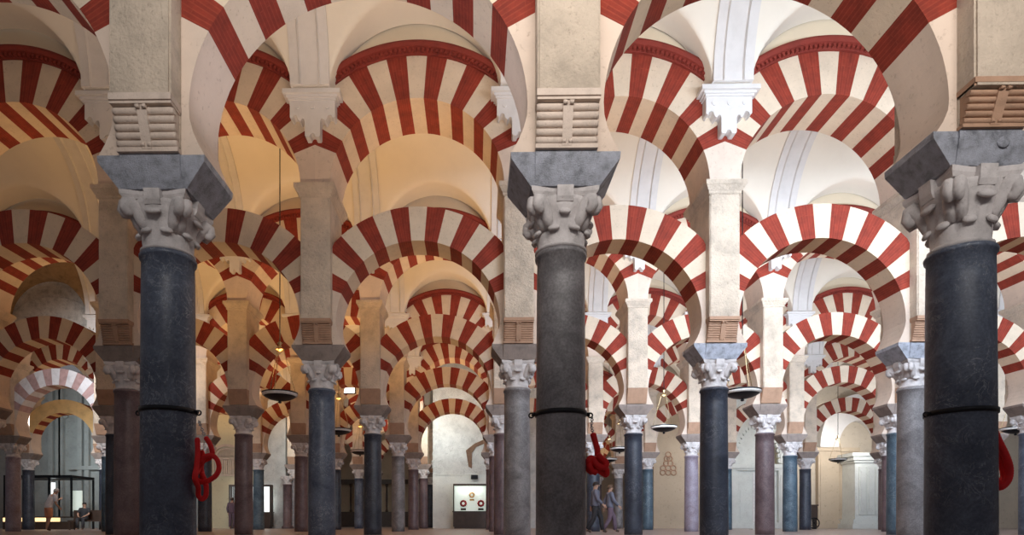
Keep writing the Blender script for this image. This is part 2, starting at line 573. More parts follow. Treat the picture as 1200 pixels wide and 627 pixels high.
def capital_bm(style):
    bm = bmesh.new()
    H = 0.47
    # fluted bell: leaf bodies swell out of it and are parted by grooves
    seg, prof = 64, [(0.19, 0), (0.232, 0.0), (0.250, 0.010), (0.250, 0.026), (0.232, 0.036), (0.222, 0.042), (0.224, 0.10), (0.230, 0.16), (0.238, 0.19), (0.240, 0.22), (0.260, 0.28), (0.286, 0.315), (0.292, 0.33), (0.302, 0.37), (0.31, 0.40), (0.2, 0.41)]
    rings = []
    for r, z in prof:
        ring = []
        for i in range(seg):
            a = 2 * PI * i / seg
            q = abs(math.sin(4 * a + (PI / 2 if z > 0.2 else 0) * (1 if style == 0 else 0)))
            am = 0.020 if 0.06 < z < 0.33 else 0.0
            rr = r + am * (q ** 0.5 - 0.55)
            ring.append(bm.verts.new((rr * math.cos(a), rr * math.sin(a), z)))
        rings.append(ring)
    for a, b in zip(rings, rings[1:]):
        for i in range(seg):
            f = bm.faces.new((a[i], a[(i + 1) % seg], b[(i + 1) % seg], b[i])); f.smooth = True
    bm.faces.new(rings[0][::-1]); bm.faces.new(rings[-1])
    off = PI / 8
    for i in range(8): knob(bm, 2 * PI * i / 8 + off, 0.250, 0.150, 0.055, 0.040, 0.026)
    if style == 0:
        for i in range(8): knob(bm, 2 * PI * i / 8, 0.276, 0.270, 0.052, 0.040, 0.026)
    else:
        for i in range(4): knob(bm, PI / 2 * i, 0.292, 0.29, 0.075, 0.042, 0.028)
    # corner volutes: heavy curled horns rising from the bell to the abacus corners
    for i in range(4):
        a = PI / 4 + PI / 2 * i
        ca, sa = math.cos(a), math.sin(a)
        path, rad = [], []
        for t, (r, z, w) in enumerate([(0.21, 0.17, 0.045), (0.255, 0.25, 0.058), (0.30, 0.325, 0.062), (0.352, 0.368, 0.058), (0.388, 0.355, 0.054), (0.396, 0.315, 0.052), (0.372, 0.285, 0.045), (0.35, 0.29, 0.04), (0.345, 0.31, 0.03)]):
            path.append((r, z)); rad.append(w)
        for o2 in (-0.034, 0.034):
            tube(bm, [(r * ca - o2 * sa, r * sa + o2 * ca, z) for r, z in path], rad, 10)
    def ab(z, s):
        pts = []
        for i in range(4):
            a = PI / 4 + PI / 2 * i
            p = Vector((math.cos(a), math.sin(a))) * 0.452 * s
            a2 = a + PI / 2
            q = Vector((math.cos(a2), math.sin(a2))) * 0.452 * s
            nrm = -(p + q).normalized()
            pts.append(p)
            for t in (0.1, 0.3, 0.5, 0.7, 0.9):
                pts.append(p + (q - p) * t + nrm * 0.045 * math.sin(PI * t))
        return [bm.verts.new((v.x, v.y, z)) for v in pts]
    rings = [ab(0.405, 0.90), ab(0.435, 0.97), ab(H - 0.001, 0.98)]
    m = len(rings[0])
    for a, b in zip(rings, rings[1:]):
        for i in range(m): bm.faces.new((a[i], a[(i + 1) % m], b[(i + 1) % m], b[i]))
    bm.faces.new(rings[0]); bm.faces.new(rings[-1])
    for i in range(4):                      # block in the middle of each side
        a = PI / 2 * i
        ca, sa = math.cos(a), math.sin(a)
        pts = [(0.22, 0.345), (0.30, 0.345), (0.318, 0.38), (0.328, H - 0.002), (0.22, H - 0.002)]
        av = [bm.verts.new((r * ca + 0.075 * sa, r * sa - 0.075 * ca, z)) for r, z in pts]
        bv = [bm.verts.new((r * ca - 0.075 * sa, r * sa + 0.075 * ca, z)) for r, z in pts]
        bm.faces.new(av); bm.faces.new(bv[::-1])
        for k in range(5): bm.faces.new((av[k], bv[k], bv[(k + 1) % 5], av[(k + 1) % 5]))
    for v in bm.verts: v.co.z *= (Z_CAP - Z_SH) / H
    return bm


cap_me = [mesh('capital', capital_bm(s), M['capital']) for s in (0, 1)]
imp_me = {'slate': mesh('impost', impost_bm(), M['impost']), 'brown': mesh('impost', impost_bm(), M['impost_brown'])}


def shaft_bm(r):
    bm = bmesh.new()
    prof = [(r * 0.99, 0.0)]
    for i in range(1, 13):
        t = i / 13
        prof.append((r * (1.0 - 0.055 * t ** 1.6), t * (Z_SH - 0.06)))
    rt = r * 0.94
    prof += [(rt, Z_SH - 0.06), (rt + 0.018, Z_SH - 0.05), (rt + 0.022, Z_SH - 0.02), (rt + 0.01, Z_SH), (0.15, Z_SH)]
    lathe(bm, prof, 40)
    return bm


shaft_bms = {}
def shaft_me(kind, r):
    k = (kind, r)
    if k not in shaft_bms: shaft_bms[k] = mesh('shaft', shaft_bm(r), M[kind])
    return shaft_bms[k]


def corbel_bm():
    bm = bmesh.new()
    # scalloped console, outline in xz
    def notch(cx, z, r): return [(cx + r * math.cos(q), z + r * 1.15 * math.sin(q)) for q in [PI * i / 8 for i in range(9)]]
    half = [(0.42, 8.24), (0.42, 7.90), (0.39, 7.87)] + notch(0.325, 7.88, 0.05) + [(0.255, 7.84), (0.225, 7.82)] + notch(0.18, 7.83, 0.035)
    half += [(0.14, 7.80), (0.14, 7.56), (0.125, 7.53), (0.07, 7.53)] + [(0.05 * math.cos(q), 7.54 + 0.06 * math.sin(q)) for q in (0, PI / 6, PI / 3, PI / 2)]
    pts = half + [(-x, z) for x, z in half[::-1][1:]]
    prism(bm, pts, -0.19, 0.0)
    for cx in (-0.28, 0.0, 0.28):
        tube(bm, [(cx, -0.21, 8.08), (cx, -0.18, 8.08)], 0.04, 12)
    # stepped top slab
    for hw, yy, z0, z1 in ((0.445, -0.22, 8.20, 8.235), (0.475, -0.25, 8.235, 8.28), (0.53, -0.30, 8.28, 8.36)):
        box(bm, -hw, hw, yy, 0, z0, z1)
    return bm


corbel_me = mesh('corbel', corbel_bm(), M['white'])


def vault_bm():
    """one bay of vault: barrel over the nave cut by a lunette at each arch"""
    bm = bmesh.new()
    half = (D - TU) / 2
    inner = half - 0.34
    rise = 2.35
    def h1(y):
        return Z_SPR + rise * math.sqrt(max(0, 1 - (y / inner) ** 2)) if abs(y) < inner else Z_SPR
    rl = 1.60
    def h2(x): return 8.16 + math.sqrt(max(0, rl * rl - x * x)) if abs(x) < rl else 8.16
    ys = [-half, -half + 0.12, -half + 0.24] + [-inner * math.cos(PI * i / 44) for i in range(45)] + [half - 0.24, half - 0.12, half]
    xs = [-HB] + [-rl * math.cos(PI * i / 44) for i in range(45)] + [HB]
    g = [[bm.verts.new((x, y, max(h1(y), h2(x)))) for x in xs] for y in ys]
    for a, b in zip(g, g[1:]):
        for i in range(len(xs) - 1):
            f = bm.faces.new((a[i], a[i + 1], b[i + 1], b[i])); f.smooth = True
    return bm


def rib_bm():
    """moulded transverse rib over a pier line, springing from corbel to corbel"""
    bm = bmesh.new()
    half = (D - TU) / 2
    inner = half - 0.34
    rise = 2.35
    prof = [(-0.36, 0.05), (-0.36, -0.05), (-0.20, -0.05), (-0.18, -0.09), (-0.16, -0.04), (0.16, -0.04), (0.18, -0.09), (0.20, -0.05), (0.36, -0.05), (0.36, 0.05)]
    rows = []
    n = 48
    for i in range(n + 1):
        q = PI * i / n
        cy, cz = -math.cos(q), math.sin(q)
        rows.append([bm.verts.new((x, cy * (inner + d), Z_SPR + cz * (rise + d))) for x, d in prof])
    m = len(prof)
    for a, b in zip(rows, rows[1:]):
        for c in range(m):
            f = bm.faces.new((a[c], a[(c + 1) % m], b[(c + 1) % m], b[c]))
    bm.faces.new(rows[0]); bm.faces.new(rows[-1])
    return bm


vault_me = mesh('ceiling', vault_bm(), M['vault'])
rib_me = mesh('trim', rib_bm(), M['white'])

# ------------------------------------------------------------------ the arcades
ROWW = {1: 'front', 2: 'second', 3: 'third', 4: 'fourth', 5: 'fifth', 6: 'sixth', 7: 'seventh'}
ORD = ['first', 'second', 'third', 'fourth', 'fifth', 'sixth', 'seventh', 'eighth', 'ninth', 'tenth', 'eleventh', 'twelfth', 'thirteenth', 'fourteenth', 'fifteenth', 'sixteenth']
KIND = {(1, 0): 'blue', (1, 1): 'grey', (1, 2): 'blue',
        (2, -1): 'purple', (2, 0): 'blue', (2, 1): 'grey', (2, 2): 'black', (2, 3): 'grey',
        (3, -1): 'purple', (3, 0): 'black', (3, 1): 'purple', (3, 2): 'black', (3, 3): 'purple', (3, 4): 'teal',
        (4, -4): 'lilac', (4, -3): 'teal', (4, -2): 'black', (4, -1): 'purple', (4, 0): 'grey', (4, 1): 'purple', (4, 2): 'black', (4, 3): 'lilac', (4, 4): 'teal', (4, 5): 'purple',
        (5, -5): 'black', (5, -4): 'black', (5, -3): 'purple', (5, -2): 'teal', (5, -1): 'black', (5, 0): 'purple', (5, 1): 'purple', (5, 2): 'grey', (5, 3): 'teal', (5, 4): 'teal', (5, 5): 'black', (5, 6): 'purple'}
DESC = {'blue': 'blue-black veined marble', 'grey': 'mottled grey marble', 'black': 'near-black marble', 'purple': 'purple-brown marble', 'teal': 'glossy blue marble', 'lilac': 'pale lilac marble'}
kinds_cycle = ['grey', 'purple', 'black', 'blue', 'purple']

ROWS = {}
for k in range(1, 6):
    js = [j for j in range(-8, 11) if -25 < U(X(j), Y(k)) < 1225]
    bays = [j for j in range(-9, 11) if U(X(j + 1) - 0.2, Y(k) - TU / 2) > 2 and U(X(j) + 0.2, Y(k) - TU / 2) < 1198]
    ROWS[k] = (js, bays)


def add_column(k, j, label, group):
    kind = KIND.get((k, j), kinds_cycle[(j * 3 + k) % 5])
    t = thing('column', label % DESC[kind], 'column', (X(j), Y(k), 0), group)
    r = {1: (0.255, 0.243, 0.285)[j] if 0 <= j <= 2 else 0.255}.get(k, 0.265)
    obj('shaft', shaft_me(kind, r), t)
    cp_ = obj('capital', cap_me[(j + k) % 2], t, (0, 0, Z_SH))
    im_ = obj('impost', imp_me['slate' if k == 1 or (k == 2 and j >= 2) else 'brown'], t)
    if (k, j) == (1, 2):                   # this capital is taller than its neighbours
        cp_.scale = (1.05, 1.05, 1.30); im_.location.z = 0.30 * (Z_CAP - Z_SH)
    return t


def add_pier(k, j, label, group):
    t = thing('pier', label, 'pier', (X(j), Y(k), 0), group)
    obj('pier_shaft', pier_short if (k, j) == (1, 2) else pier_me, t)
    mo_ = obj('modillion', mod_me['brownrolls' if (k, j) == (1, 2) else 'rolls' if k == 1 else 'fine' if k == 2 else 'slab'], t)
    if (k, j) == (1, 2): mo_.scale.z = 0.80; mo_.location.z = 0.20 * Z_IMP + 0.30 * (Z_CAP - Z_SH)
    obj('cornice', cornice_me, t)
    return t


def add_lower(k, j, label, group, ring=None):
    t = thing('horseshoe_arch', label, 'arch', (X(j) + HB, Y(k), CL), group)
    obj('voussoir_ring', ring or (lower_ring1 if k == 1 else lower_ring), t)
    sp_ = list(lower_spr1 if k == 1 else lower_spr)
    if (k, j) == (1, 1): sp_[0] = spr_short[0]
    if (k, j) == (1, 2): sp_[1] = spr_short[1]
    for me in sp_: obj('springer', me, t)
    return t


def add_upper(k, j, label, group, ring=None, spand=None):
    t = thing('round_arch', label, 'arch', (X(j) + HB, Y(k), CU), group)
    obj('voussoir_ring', ring or upper_ring, t)
    for me in upper_spr: obj('springer', me, t)
    obj('spandrel', spand or spandrel, t)
    if k > 1 and not spand: obj('hood_moulding', moulding, t)
    return t


def recoloured(me, mats):
    c = me.copy()
    for i, q in enumerate(mats): c.materials[i] = q
    return c


M['pale_red'] = stone('worn_red_stone', (0.42, 0.27, 0.26), 0.3, 5, 0.85, 0.4)
M['pale_stone'] = stone('worn_pale_stone', (0.66, 0.64, 0.66), 0.2, 4, 0.85, 0.4)
M['ochre'] = stone('ochre_stone', (0.62, 0.40, 0.17), 0.2, 3, 0.85, 0.4)
M['rough'] = stone('rough_stone', (0.60, 0.57, 0.53), 0.45, 3.5, 0.9, 1.0, 0.06)
M['brownrough'] = stone('brown_rough_stone', (0.34, 0.23, 0.13), 0.4, 3, 0.9, 1.0, 0.05)
pale_ring = recoloured(lower_ring, [M['pale_red'], M['pale_stone']])
ochre_ring = recoloured(lower_ring, [M['red'], M['ochre']])
for p_ in ochre_ring.polygons:
    if p_.normal.y < -0.9: p_.material_index = 1
rough_ring = recoloured(upper_ring, [M['rough'], M['rough']])
rough_spandrel = recoloured(spandrel, [M['rough']])
brown_vault = recoloured(vault_me, [M['brownrough']])

for k, (js, bays) in ROWS.items():
    vis = [j for j in js if 0 <= U(X(j), Y(k)) <= 1200]
    rw = ROWW[k]
    pj = sorted(set(bays) | {j + 1 for j in bays})
    for j in pj:
        if j in vis: w = '%s row, %s from left' % (rw, ORD[vis.index(j)])
        elif j < vis[0]: w = '%s row, just past the left edge' % rw
        else: w = '%s row, just past the right edge' % rw
        add_column(k, j, '%s column, leafy capital, ' + w, 'columns of the %s row' % rw)
        add_pier(k, j, 'tall stone pier above column, ' + w, 'piers of the %s row' % rw)
        if k > 1:
            c = obj('corbel', corbel_me, None, (X(j), Y(k) - TU / 2, 0))
            tag(c, 'white scalloped corbel under the vault, ' + w, 'corbel', 'corbels of the %s row' % rw)
    for j in bays:
        def nm(q):
            return ORD[vis.index(q)] if q in vis else None
        a, b = nm(j), nm(j + 1)
        if a and b: w = '%s row, between %s and %s columns' % (rw, a, b)
        elif b: w = '%s row, left of its first column' % rw
        else: w = '%s row, right of its last column' % rw
        lo, up = 'red and cream striped horseshoe arch, ', 'upper round striped arch, '
        r1 = r2 = sp = None
        if (k, j) == (4, -4): r1, lo = pale_ring, 'worn pale grey horseshoe arch, '
        if (k, j) == (5, -5): r1, lo = ochre_ring, 'ochre and red horseshoe arch, '
        if k == 4 and j in (-4, -5): r2, sp, up = rough_ring, rough_spandrel, 'rough bare-stone upper arch, '
        add_lower(k, j, lo + w, 'lower arches of the %s row' % rw, r1)
        add_upper(k, j, up + w, 'upper arches of the %s row' % rw, r2, sp)
    # vault of the nave behind this row
    nx = ROWS[k + 1][1] if k < 5 else bays
    yc = Y(k) + D / 2
    for j in sorted(set(nx) | set(bays)):
        struct(obj('ceiling', brown_vault if k == 3 and j <= -4 else vault_me, None, (X(j) + HB, yc, 0)))
        struct(obj('trim', rib_me, None, (X(j), yc, 0)))

# ---- the arcades go on behind, seen through the two gaps in the back wall
for k, js, side in ((6, (-2, -1), 'left'), (7, (-3, -2, -1), 'left'), (6, (2,), 'right'), (7, (2, 3, 4), 'right')):
    rw = ROWW[k]
    cols = sorted(set(js) | {j + 1 for j in js})
    for n, j in enumerate(cols):
        w = '%s row, %s within the %s gap of the back wall' % (rw, ORD[n], side)
        add_column(k, j, '%s column, ' + w, 'columns beyond the back wall')
        add_pier(k, j, 'stone pier, ' + w, 'piers beyond the back wall')
    for n, j in enumerate(js):
        w = '%s row, %s within the %s gap of the back wall' % (rw, ORD[n], side)
        add_lower(k, j, 'horseshoe arch, ' + w, 'arches beyond the back wall')
        add_upper(k, j, 'upper arch, ' + w, 'arches beyond the back wall')
        struct(obj('ceiling', vault_me, None, (X(j) + HB, Y(k) + D / 2, 0)))

# ------------------------------------------------------------------ floor
m, nt, b = new_mat('floor_marble')
v = coords(nt, False)
br = nt.nodes.new('ShaderNodeTexBrick')
br.offset = 0.0
br.inputs['Color1'].default_value = (0.42, 0.35, 0.33, 1)
br.inputs['Color2'].default_value = (0.36, 0.29, 0.275, 1)
br.inputs['Mortar'].default_value = (0.18, 0.14, 0.13, 1)
br.inputs['Scale'].default_value = 1.0
br.inputs['Mortar Size'].default_value = 0.006
br.inputs['Brick Width'].default_value = 0.8
br.inputs['Row Height'].default_value = 0.8
nt.links.new(v, br.inputs['Vector'])
nt.links.new(br.outputs[0], b.inputs['Base Color'])
b.inputs['Roughness'].default_value = 0.35
M['floor'] = m
bm = bmesh.new()
box(bm, -40, 46, -4, 62, -0.3, 0)
struct(build('floor', bm, M['floor']))

# ------------------------------------------------------------------ back wall
M['backwall'] = stone('back_wall_plaster', (0.55, 0.47, 0.37), 0.12, 0.7, 0.85, 0.4, 0.03)
M['whitewall'] = stone('white_wall', (0.72, 0.74, 0.70), 0.12, 1.4, 0.85, 0.4, 0.03)
M['crackwall'] = stone('cracked_plaster', (0.70, 0.71, 0.69), 0.25, 1.8, 0.9, 1.0, 0.12)
M['beigewall'] = stone('beige_wall', (0.50, 0.40, 0.29), 0.10, 0.8, 0.85, 0.3, 0.02)
M['yellowwall'] = stone('yellow_wall', (0.60, 0.55, 0.38), 0.10, 0.8, 0.85, 0.3, 0.02)
M['greywall'] = stone('grey_chapel_wall', (0.36, 0.37, 0.36), 0.25, 0.9, 0.85, 0.4, 0.03)
M['oldbrick'] = stone('bare_brick', (0.17, 0.10, 0.065), 0.35, 5, 0.9, 0.8, 0.03)
M['darkwood'] = stone('dark_wood', (0.055, 0.032, 0.022), 0.3, 4, 0.5, 0.2, 0.01, False)
M['casebed'] = plain('glowing_case_lining', (0.80, 0.86, 0.80), 0.6, 0, (0.86, 1.0, 0.88), 0.42)  # emission on lining and notice board stands in for light falling on them
M['caselight'] = plain('case_lightbox', (0.9, 0.9, 0.9), 0.6, 0, (0.92, 1.0, 0.98), 1.3)
M['counterlight'] = plain('counter_light', (0.9, 0.8, 0.6), 0.6, 0, (1.0, 0.66, 0.30), 1.6)
M['crimson'] = plain('crimson_cloth', (0.42, 0.02, 0.03), 0.7)
M['gilt'] = plain('gilt', (0.70, 0.42, 0.20), 0.35, 0.6)
M['skin'] = plain('skin', (0.52, 0.31, 0.22), 0.6)
YB = Y(6)
YW = YB + 0.05


def wallseg(nm, x0, x1, y0, y1, mat, z0=0.0, z1=9.95):
    bm = bmesh.new()
    box(bm, x0, x1, y0, y1, z0, z1)
    return struct(build(nm, bm, mat))


wallseg('wall_back', -40, XU(238, YW), YW + 2.4, YW + 3.0, M['greywall'])
wallseg('wall_back', XU(238, YW), XU(302, YW), YW, YW + 1.0, M['yellowwall'])
wallseg('wall_back', XU(302, YW), X(-2) - 0.55, YW, YW + 1.0, M['crackwall'])
wallseg('wall_back', X(0) + 0.55, X(2) - 0.55, YW, YW + 1.0, M['crackwall'])
wallseg('wall_back', XU(766, YW), XU(838, YW), YW, YW + 1.0, M['beigewall'])
wallseg('wall_back', XU(838, YW), XU(906, YW), YW + 0.3, YW + 1.0, M['whitewall'])
wallseg('wall_back', XU(906, YW), 46, YW + 0.6, YW + 1.4, M['backwall'])
wallseg('wall_back', -20, 24, 49.5, 50.2, M['beigewall'])
for nm, x0, x1 in (('wall_left', -40, -39), ('wall_right', 45, 46)):
    wallseg(nm, x0, x1, 4, YB + 1, M['backwall'])


def ZP(v, y, u=600):                       # height of pixel row v on the plane y
    dep = y * math.cos(YAW) - XU(u, y) * math.sin(YAW)
    return CAMZ + (612 - v) * dep / 720


# smooth white dado below the cracked plaster, its ledge, the little speaker, the bare brick patch
def B(u, v, y): return (XU(u, y), ZP(v, y, u))
x0, x1 = X(0) + 0.55, X(1) + 0.2
zd = ZP(557, YW, 520)
bm = bmesh.new()
box(bm, x0, x1, YW - 0.10, YW, 0, zd)
box(bm, x0, x1, YW - 0.14, YW, zd, zd + 0.05)
struct(build('trim', bm, M['whitewall']))
bm = bmesh.new()
pts = [B(u, v, YW) for u, v in ((551, 522), (551, 505), (547, 503), (546, 528), (549, 529), (549, 553), (552, 554), (553, 530), (557, 524), (569, 519), (568, 515), (556, 519))]
prism(bm, [B(u, v, YW) for u, v in ((546, 528), (549, 547), (553, 549), (553, 531), (558, 524), (570, 519), (570, 514), (556, 520))], YW - 0.05, YW + 0.02)
struct(build('trim', bm, M['oldbrick']))
xs, zs = B(556, 559, YW - 0.2)
bm = bmesh.new()
box(bm, xs - 0.2, xs + 0.2, YW - 0.32, YW - 0.10, zs - 0.12, zs + 0.12)
bmesh.ops.bevel(bm, geom=bm.edges[:], offset=0.02, segments=1, affect='EDGES')
tag(build('loudspeaker', bm, M['iron']), 'small black box speaker above the display case on the white wall', 'speaker')
# raised relief bands in the cracked plaster
bm = bmesh.new()
rr = random.Random(3)
for i in range(38):
    u = rr.uniform(503, 572); v = rr.uniform(492, 553)
    n = rr.randint(3, 6)
    p = [(XU(u, YW), YW, ZP(v, YW, u))]
    for q in range(n):
        u += rr.uniform(-2.5, 5); v += rr.uniform(-6, 4)
        p.append((XU(u, YW), YW, ZP(v, YW, u)))
    tube(bm, p, 0.02, 6)
struct(build('trim', bm, M['crackwall']))


# ---- display cases
def display_case(label, u0, u1, vtop, vmid, y, lining, group='lit display cases'):
    xa, xb = XU(u0, y), XU(u1, y)
    zt, zm = ZP(vtop, y, u0), ZP(vmid, y, u0)
    t = thing('display_case', label, 'display case', ((xa + xb) / 2, y, 0), group)
    h = (xb - xa) / 2
    bm = bmesh.new()
    box(bm, -h, h, -0.02, 0.55, 0.10, zm - 0.05); box(bm, -h - 0.04, h + 0.04, -0.06, 0.58, zm - 0.05, zm)
    box(bm, -h + 0.06, h - 0.06, 0.03, 0.5, 0, 0.10)
    for i in range(3):                     # raised panels on the cabinet front
        q = -h + 0.1 + i * (2 * h - 0.2) / 3
        box(bm, q + 0.05, q + (2 * h - 0.2) / 3 - 0.05, -0.05, -0.02, 0.2, zm - 0.15)
    build('cabinet', bm, M['darkwood'], t)
    bm = bmesh.new()
    f = 0.06
    box(bm, -h, -h + f, 0, 0.5, zm, zt); box(bm, h - f, h, 0, 0.5, zm, zt); box(bm, -h, h, 0, 0.5, zt, zt + 0.1)
    build('case_frame', bm, M['darkwood'], t)
    bm = bmesh.new(); box(bm, -h + f, h - f, 0.46, 0.49, zm, zt)
    build('lining', bm, lining, t)
    bm = bmesh.new(); box(bm, -h + f, h - f, 0.03, 0.04, zm, zt)
    build('glass_pane', bm, GLASS, t)
    return t, h, zm, zt


GLASS, nt, b = new_mat('clear_glass')
b.inputs['Base Color'].default_value = (1, 1, 1, 1)
b.inputs['Roughness'].default_value = 0.02
b.inputs['Transmission Weight'].default_value = 1.0
b.inputs['IOR'].default_value = 1.02

t, h, zm, zt = display_case('dark-framed lit display case against the white cracked wall', 531, 572, 569, 599, YW - 0.75, M['casebed'])


def medal(label, u, v, y, mat, r):
    t = thing('medallion', label, 'medallion', (XU(u, y), y, ZP(v, y, u)), 'medallions in the lit display case')
    bm = bmesh.new()
    tube(bm, [(r * 0.72 * math.cos(q * PI / 10), 0, r * 0.72 * math.sin(q * PI / 10)) for q in range(20)], r * 0.30, 8, closed=True)
    for i in range(8):
        a = PI / 4 * i
        prism(bm, [(r * math.cos(a + d) * k, r * math.sin(a + d) * k) for d, k in ((-0.2, 0.8), (0, 1.25), (0.2, 0.8), (0, 0.5))], -0.03, 0.03)
    build('wreath', bm, mat, t)
    bm = bmesh.new()
    box(bm, -r * 0.8, r * 0.8, -0.02, 0.02, -r * 2.0, -r * 1.4)
    build('name_plaque', bm, M['darkwood'] if mat is M['crimson'] else M['gilt'], t)


ym = YW - 0.75 + 0.3
medal('gilt wreath medallion high in the lit display case', 553, 580, ym, M['gilt'], 0.17)
medal('crimson medallion at the lower left of the display case', 543, 590, ym, M['crimson'], 0.20)
medal('crimson medallion at the lower right of the display case', 563.5, 590, ym, M['crimson'], 0.20)

t, h, zm, zt = display_case('dark display case with white light boxes behind the fifth row columns', 268, 317, 570, 600, YW - 0.75, M['caselight'])
for i in range(4):
    bm = bmesh.new()
    q = -h + 0.12 + (2 * h - 0.24) * i / 3
    box(bm, q - 0.03, q + 0.03, 0.42, 0.46, zm, zt)
    build('mullion', bm, M['darkwood'], t)

# blind arch with a lattice on the yellow wall
bm = bmesh.new()
cx, cz = B(266, 536, YW)
n = 20
for (ra, rb, dy) in ((0.75, 0.92, 0.10), (0.58, 0.66, 0.06)):
    for i in range(n):
        a, c = PI * i / n, PI * (i + 1) / n
        prism(bm, [(cx + r * math.cos(q), cz + r * 0.85 * math.sin(q)) for r, q in ((ra, a), (rb, a), (rb, c), (ra, c))], YW - dy, YW + 0.01)
for i in range(-9, 10):
    for d in (1, -1):
        p0 = Vector((cx + i * 0.08, cz)); L = 0.0
        e = p0.copy()
        while (e - Vector((cx, cz))).length < 0.58 and L < 1.2:
            e = e + Vector((0.03 * d, 0.03)); L += 0.042
        if L > 0.1: tube(bm, [(p0.x, YW - 0.02, p0.y), (e.x, YW - 0.02, e.y)], 0.014, 5)
struct(build('trim', bm, M['modillion']))
bm = bmesh.new()
z0, z1 = ZP(557, YW, 266), ZP(538, YW, 266)
for i in range(15):
    q = cx - 0.9 + i * 1.8 / 14
    box(bm, q - 0.035, q + 0.035, YW - 0.06, YW + 0.01, z0, z1)
box(bm, cx - 1.0, cx + 1.0, YW - 0.09, YW + 0.01, z1 - 0.03, z1 + 0.07)
box(bm, cx - 1.0, cx + 1.0, YW - 0.09, YW + 0.01, z0 - 0.05, z0 + 0.03)
struct(build('trim', bm, M['modillion']))

# slim engaged columns at the edges of the openings
def slim_column(label, u, vtop, y, r):
    x = XU(u, y); zt = ZP(vtop, y, u)
    t = thing('engaged_column', label, 'column', (x, y, 0), 'slim engaged columns')
    bm = bmesh.new(); lathe(bm, [(r * 1.3, 0), (r * 1.3, 0.12), (r, 0.18), (r, zt - 0.5), (r * 1.1, zt - 0.48), (r * 1.1, zt - 0.44), (r * 0.9, zt - 0.43)], 20)
    build('shaft', bm, M['purple'], t)
    o = obj('capital', cap_me[0], t, (0, 0, zt - 0.45)); o.scale = (r / 0.26, r / 0.26, 0.95)
slim_column('slim mottled column with leafy capital beside the white cracked wall', 337, 559, YW - 0.3, 0.26)

# carved ornament on the beige wall
cx, cz = B(783, 543, YW)
t = thing('carved_relief', 'dark carved lattice relief on the plain beige wall', 'relief', (cx, YW, cz))
bm = bmesh.new()
for i, (w_, z_) in enumerate(((0.45, -0.55), (0.42, -0.28), (0.34, 0.0), (0.24, 0.27), (0.14, 0.52))):
    k = 3 - (i > 1) - (i > 3)
    for q in range(k):
        xx = (q - (k - 1) / 2) * w_ * 0.72
        tube(bm, [(xx + 0.15 * math.cos(a * PI / 6), -0.03, z_ + 0.15 * math.sin(a * PI / 6)) for a in range(12)], 0.035, 6, closed=True)
build('tracery', bm, M['modillion_brown'], t)

# white portal
bm = bmesh.new()
cx, cz = B(889, 543, YW)
n = 22
ra, rb = 1.35, 1.75
yp = YW + 0.3
for i in range(n):
    a, c = PI * i / n, PI * (i + 1) / n
    prism(bm, [(cx + r * math.cos(q), cz + r * 1.75 * math.sin(q)) for r, q in ((ra, a), (rb, a), (rb, c), (ra, c))], yp - 0.22, yp + 0.01)
    m_ = (a + c) / 2
    prism(bm, [(cx + r * math.cos(q), cz + r * 1.75 * math.sin(q)) for r, q in ((ra - 0.12, m_ - 0.05), (ra + 0.02, a + 0.01), (ra + 0.02, c - 0.01), (ra - 0.12, m_ + 0.05))], yp - 0.18, yp + 0.01)
box(bm, cx - 1.9, cx + 1.9, yp - 0.4, yp + 0.01, cz - 0.30, cz - 0.05)
box(bm, cx - 1.75, cx + 1.75, yp - 0.3, yp + 0.01, cz - 0.42, cz - 0.30)
for sx in (-1, 1):
    box(bm, cx + sx * 1.45 - 0.25, cx + sx * 1.45 + 0.25, yp - 0.28, yp + 0.01, 0, cz - 0.42)
    box(bm, cx + sx * 1.45 - 0.16, cx + sx * 1.45 + 0.16, yp - 0.32, yp - 0.28, 0.5, cz - 0.7)
box(bm, cx - 1.9, cx + 1.9, yp - 0.36, yp + 0.01, 0, 0.35)
struct(build('trim', bm, M['whitewall']))
bm = bmesh.new()
for i in range(2):
    x_ = cx - 1.2 + i * 1.2
    box(bm, x_ + 0.02, x_ + 1.18, yp - 0.10, yp - 0.02, 0.35, cz - 0.42)
    for z_ in (0.55, 1.5):
        box(bm, x_ + 0.18, x_ + 1.02, yp - 0.14, yp - 0.10, z_, z_ + 0.8)
d = struct(build('door_1', bm, M['whitewall']))
ex, ez = XU(885, Y(5) + 1), 0
bm = bmesh.new()
box(bm, -0.12, 0.12, -0.02, 0.02, 0.35, 2.9); box(bm, -0.2, 0.2, -0.2, 0.2, 0, 0.05); box(bm, -0.03, 0.03, 0.02, 0.05, 0.0, 2.9)
tag(build('banner_stand', bm, M['lampwhite'], None, (ex, Y(5) + 1, 0)), 'narrow pale blue-white upright banner beside the white portal', 'banner')

# yellow pilaster, side wall pilasters, white altar with its pale niche
def pilaster(u, wd, mat, zt, y=YW + 0.6):
    x = XU(u, y)
    bm = bmesh.new()
    box(bm, x - wd / 2, x + wd / 2, y - 0.30, y - 0.02, 0.5, zt)
    box(bm, x - wd / 2 - 0.1, x + wd / 2 + 0.1, y - 0.4, y + 0.01, 0, 0.5)
    box(bm, x - wd / 2 - 0.1, x + wd / 2 + 0.1, y - 0.4, y + 0.01, zt, zt + 0.25)
    box(bm, x - wd / 2 + 0.12, x + wd / 2 - 0.12, y - 0.33, y - 0.3, 0.8, zt - 0.3)
    struct(build('trim', bm, mat))
pilaster(914, 0.5, M['yellowwall'], 5.2)
pilaster(967.5, 1.2, M['beigewall'], 4.6)
pilaster(989.5, 1.15, M['beigewall'], 4.55, YW + 0.66)
ya = YW - 0.9
xa, xb = XU(1002, ya), XU(1046, ya)
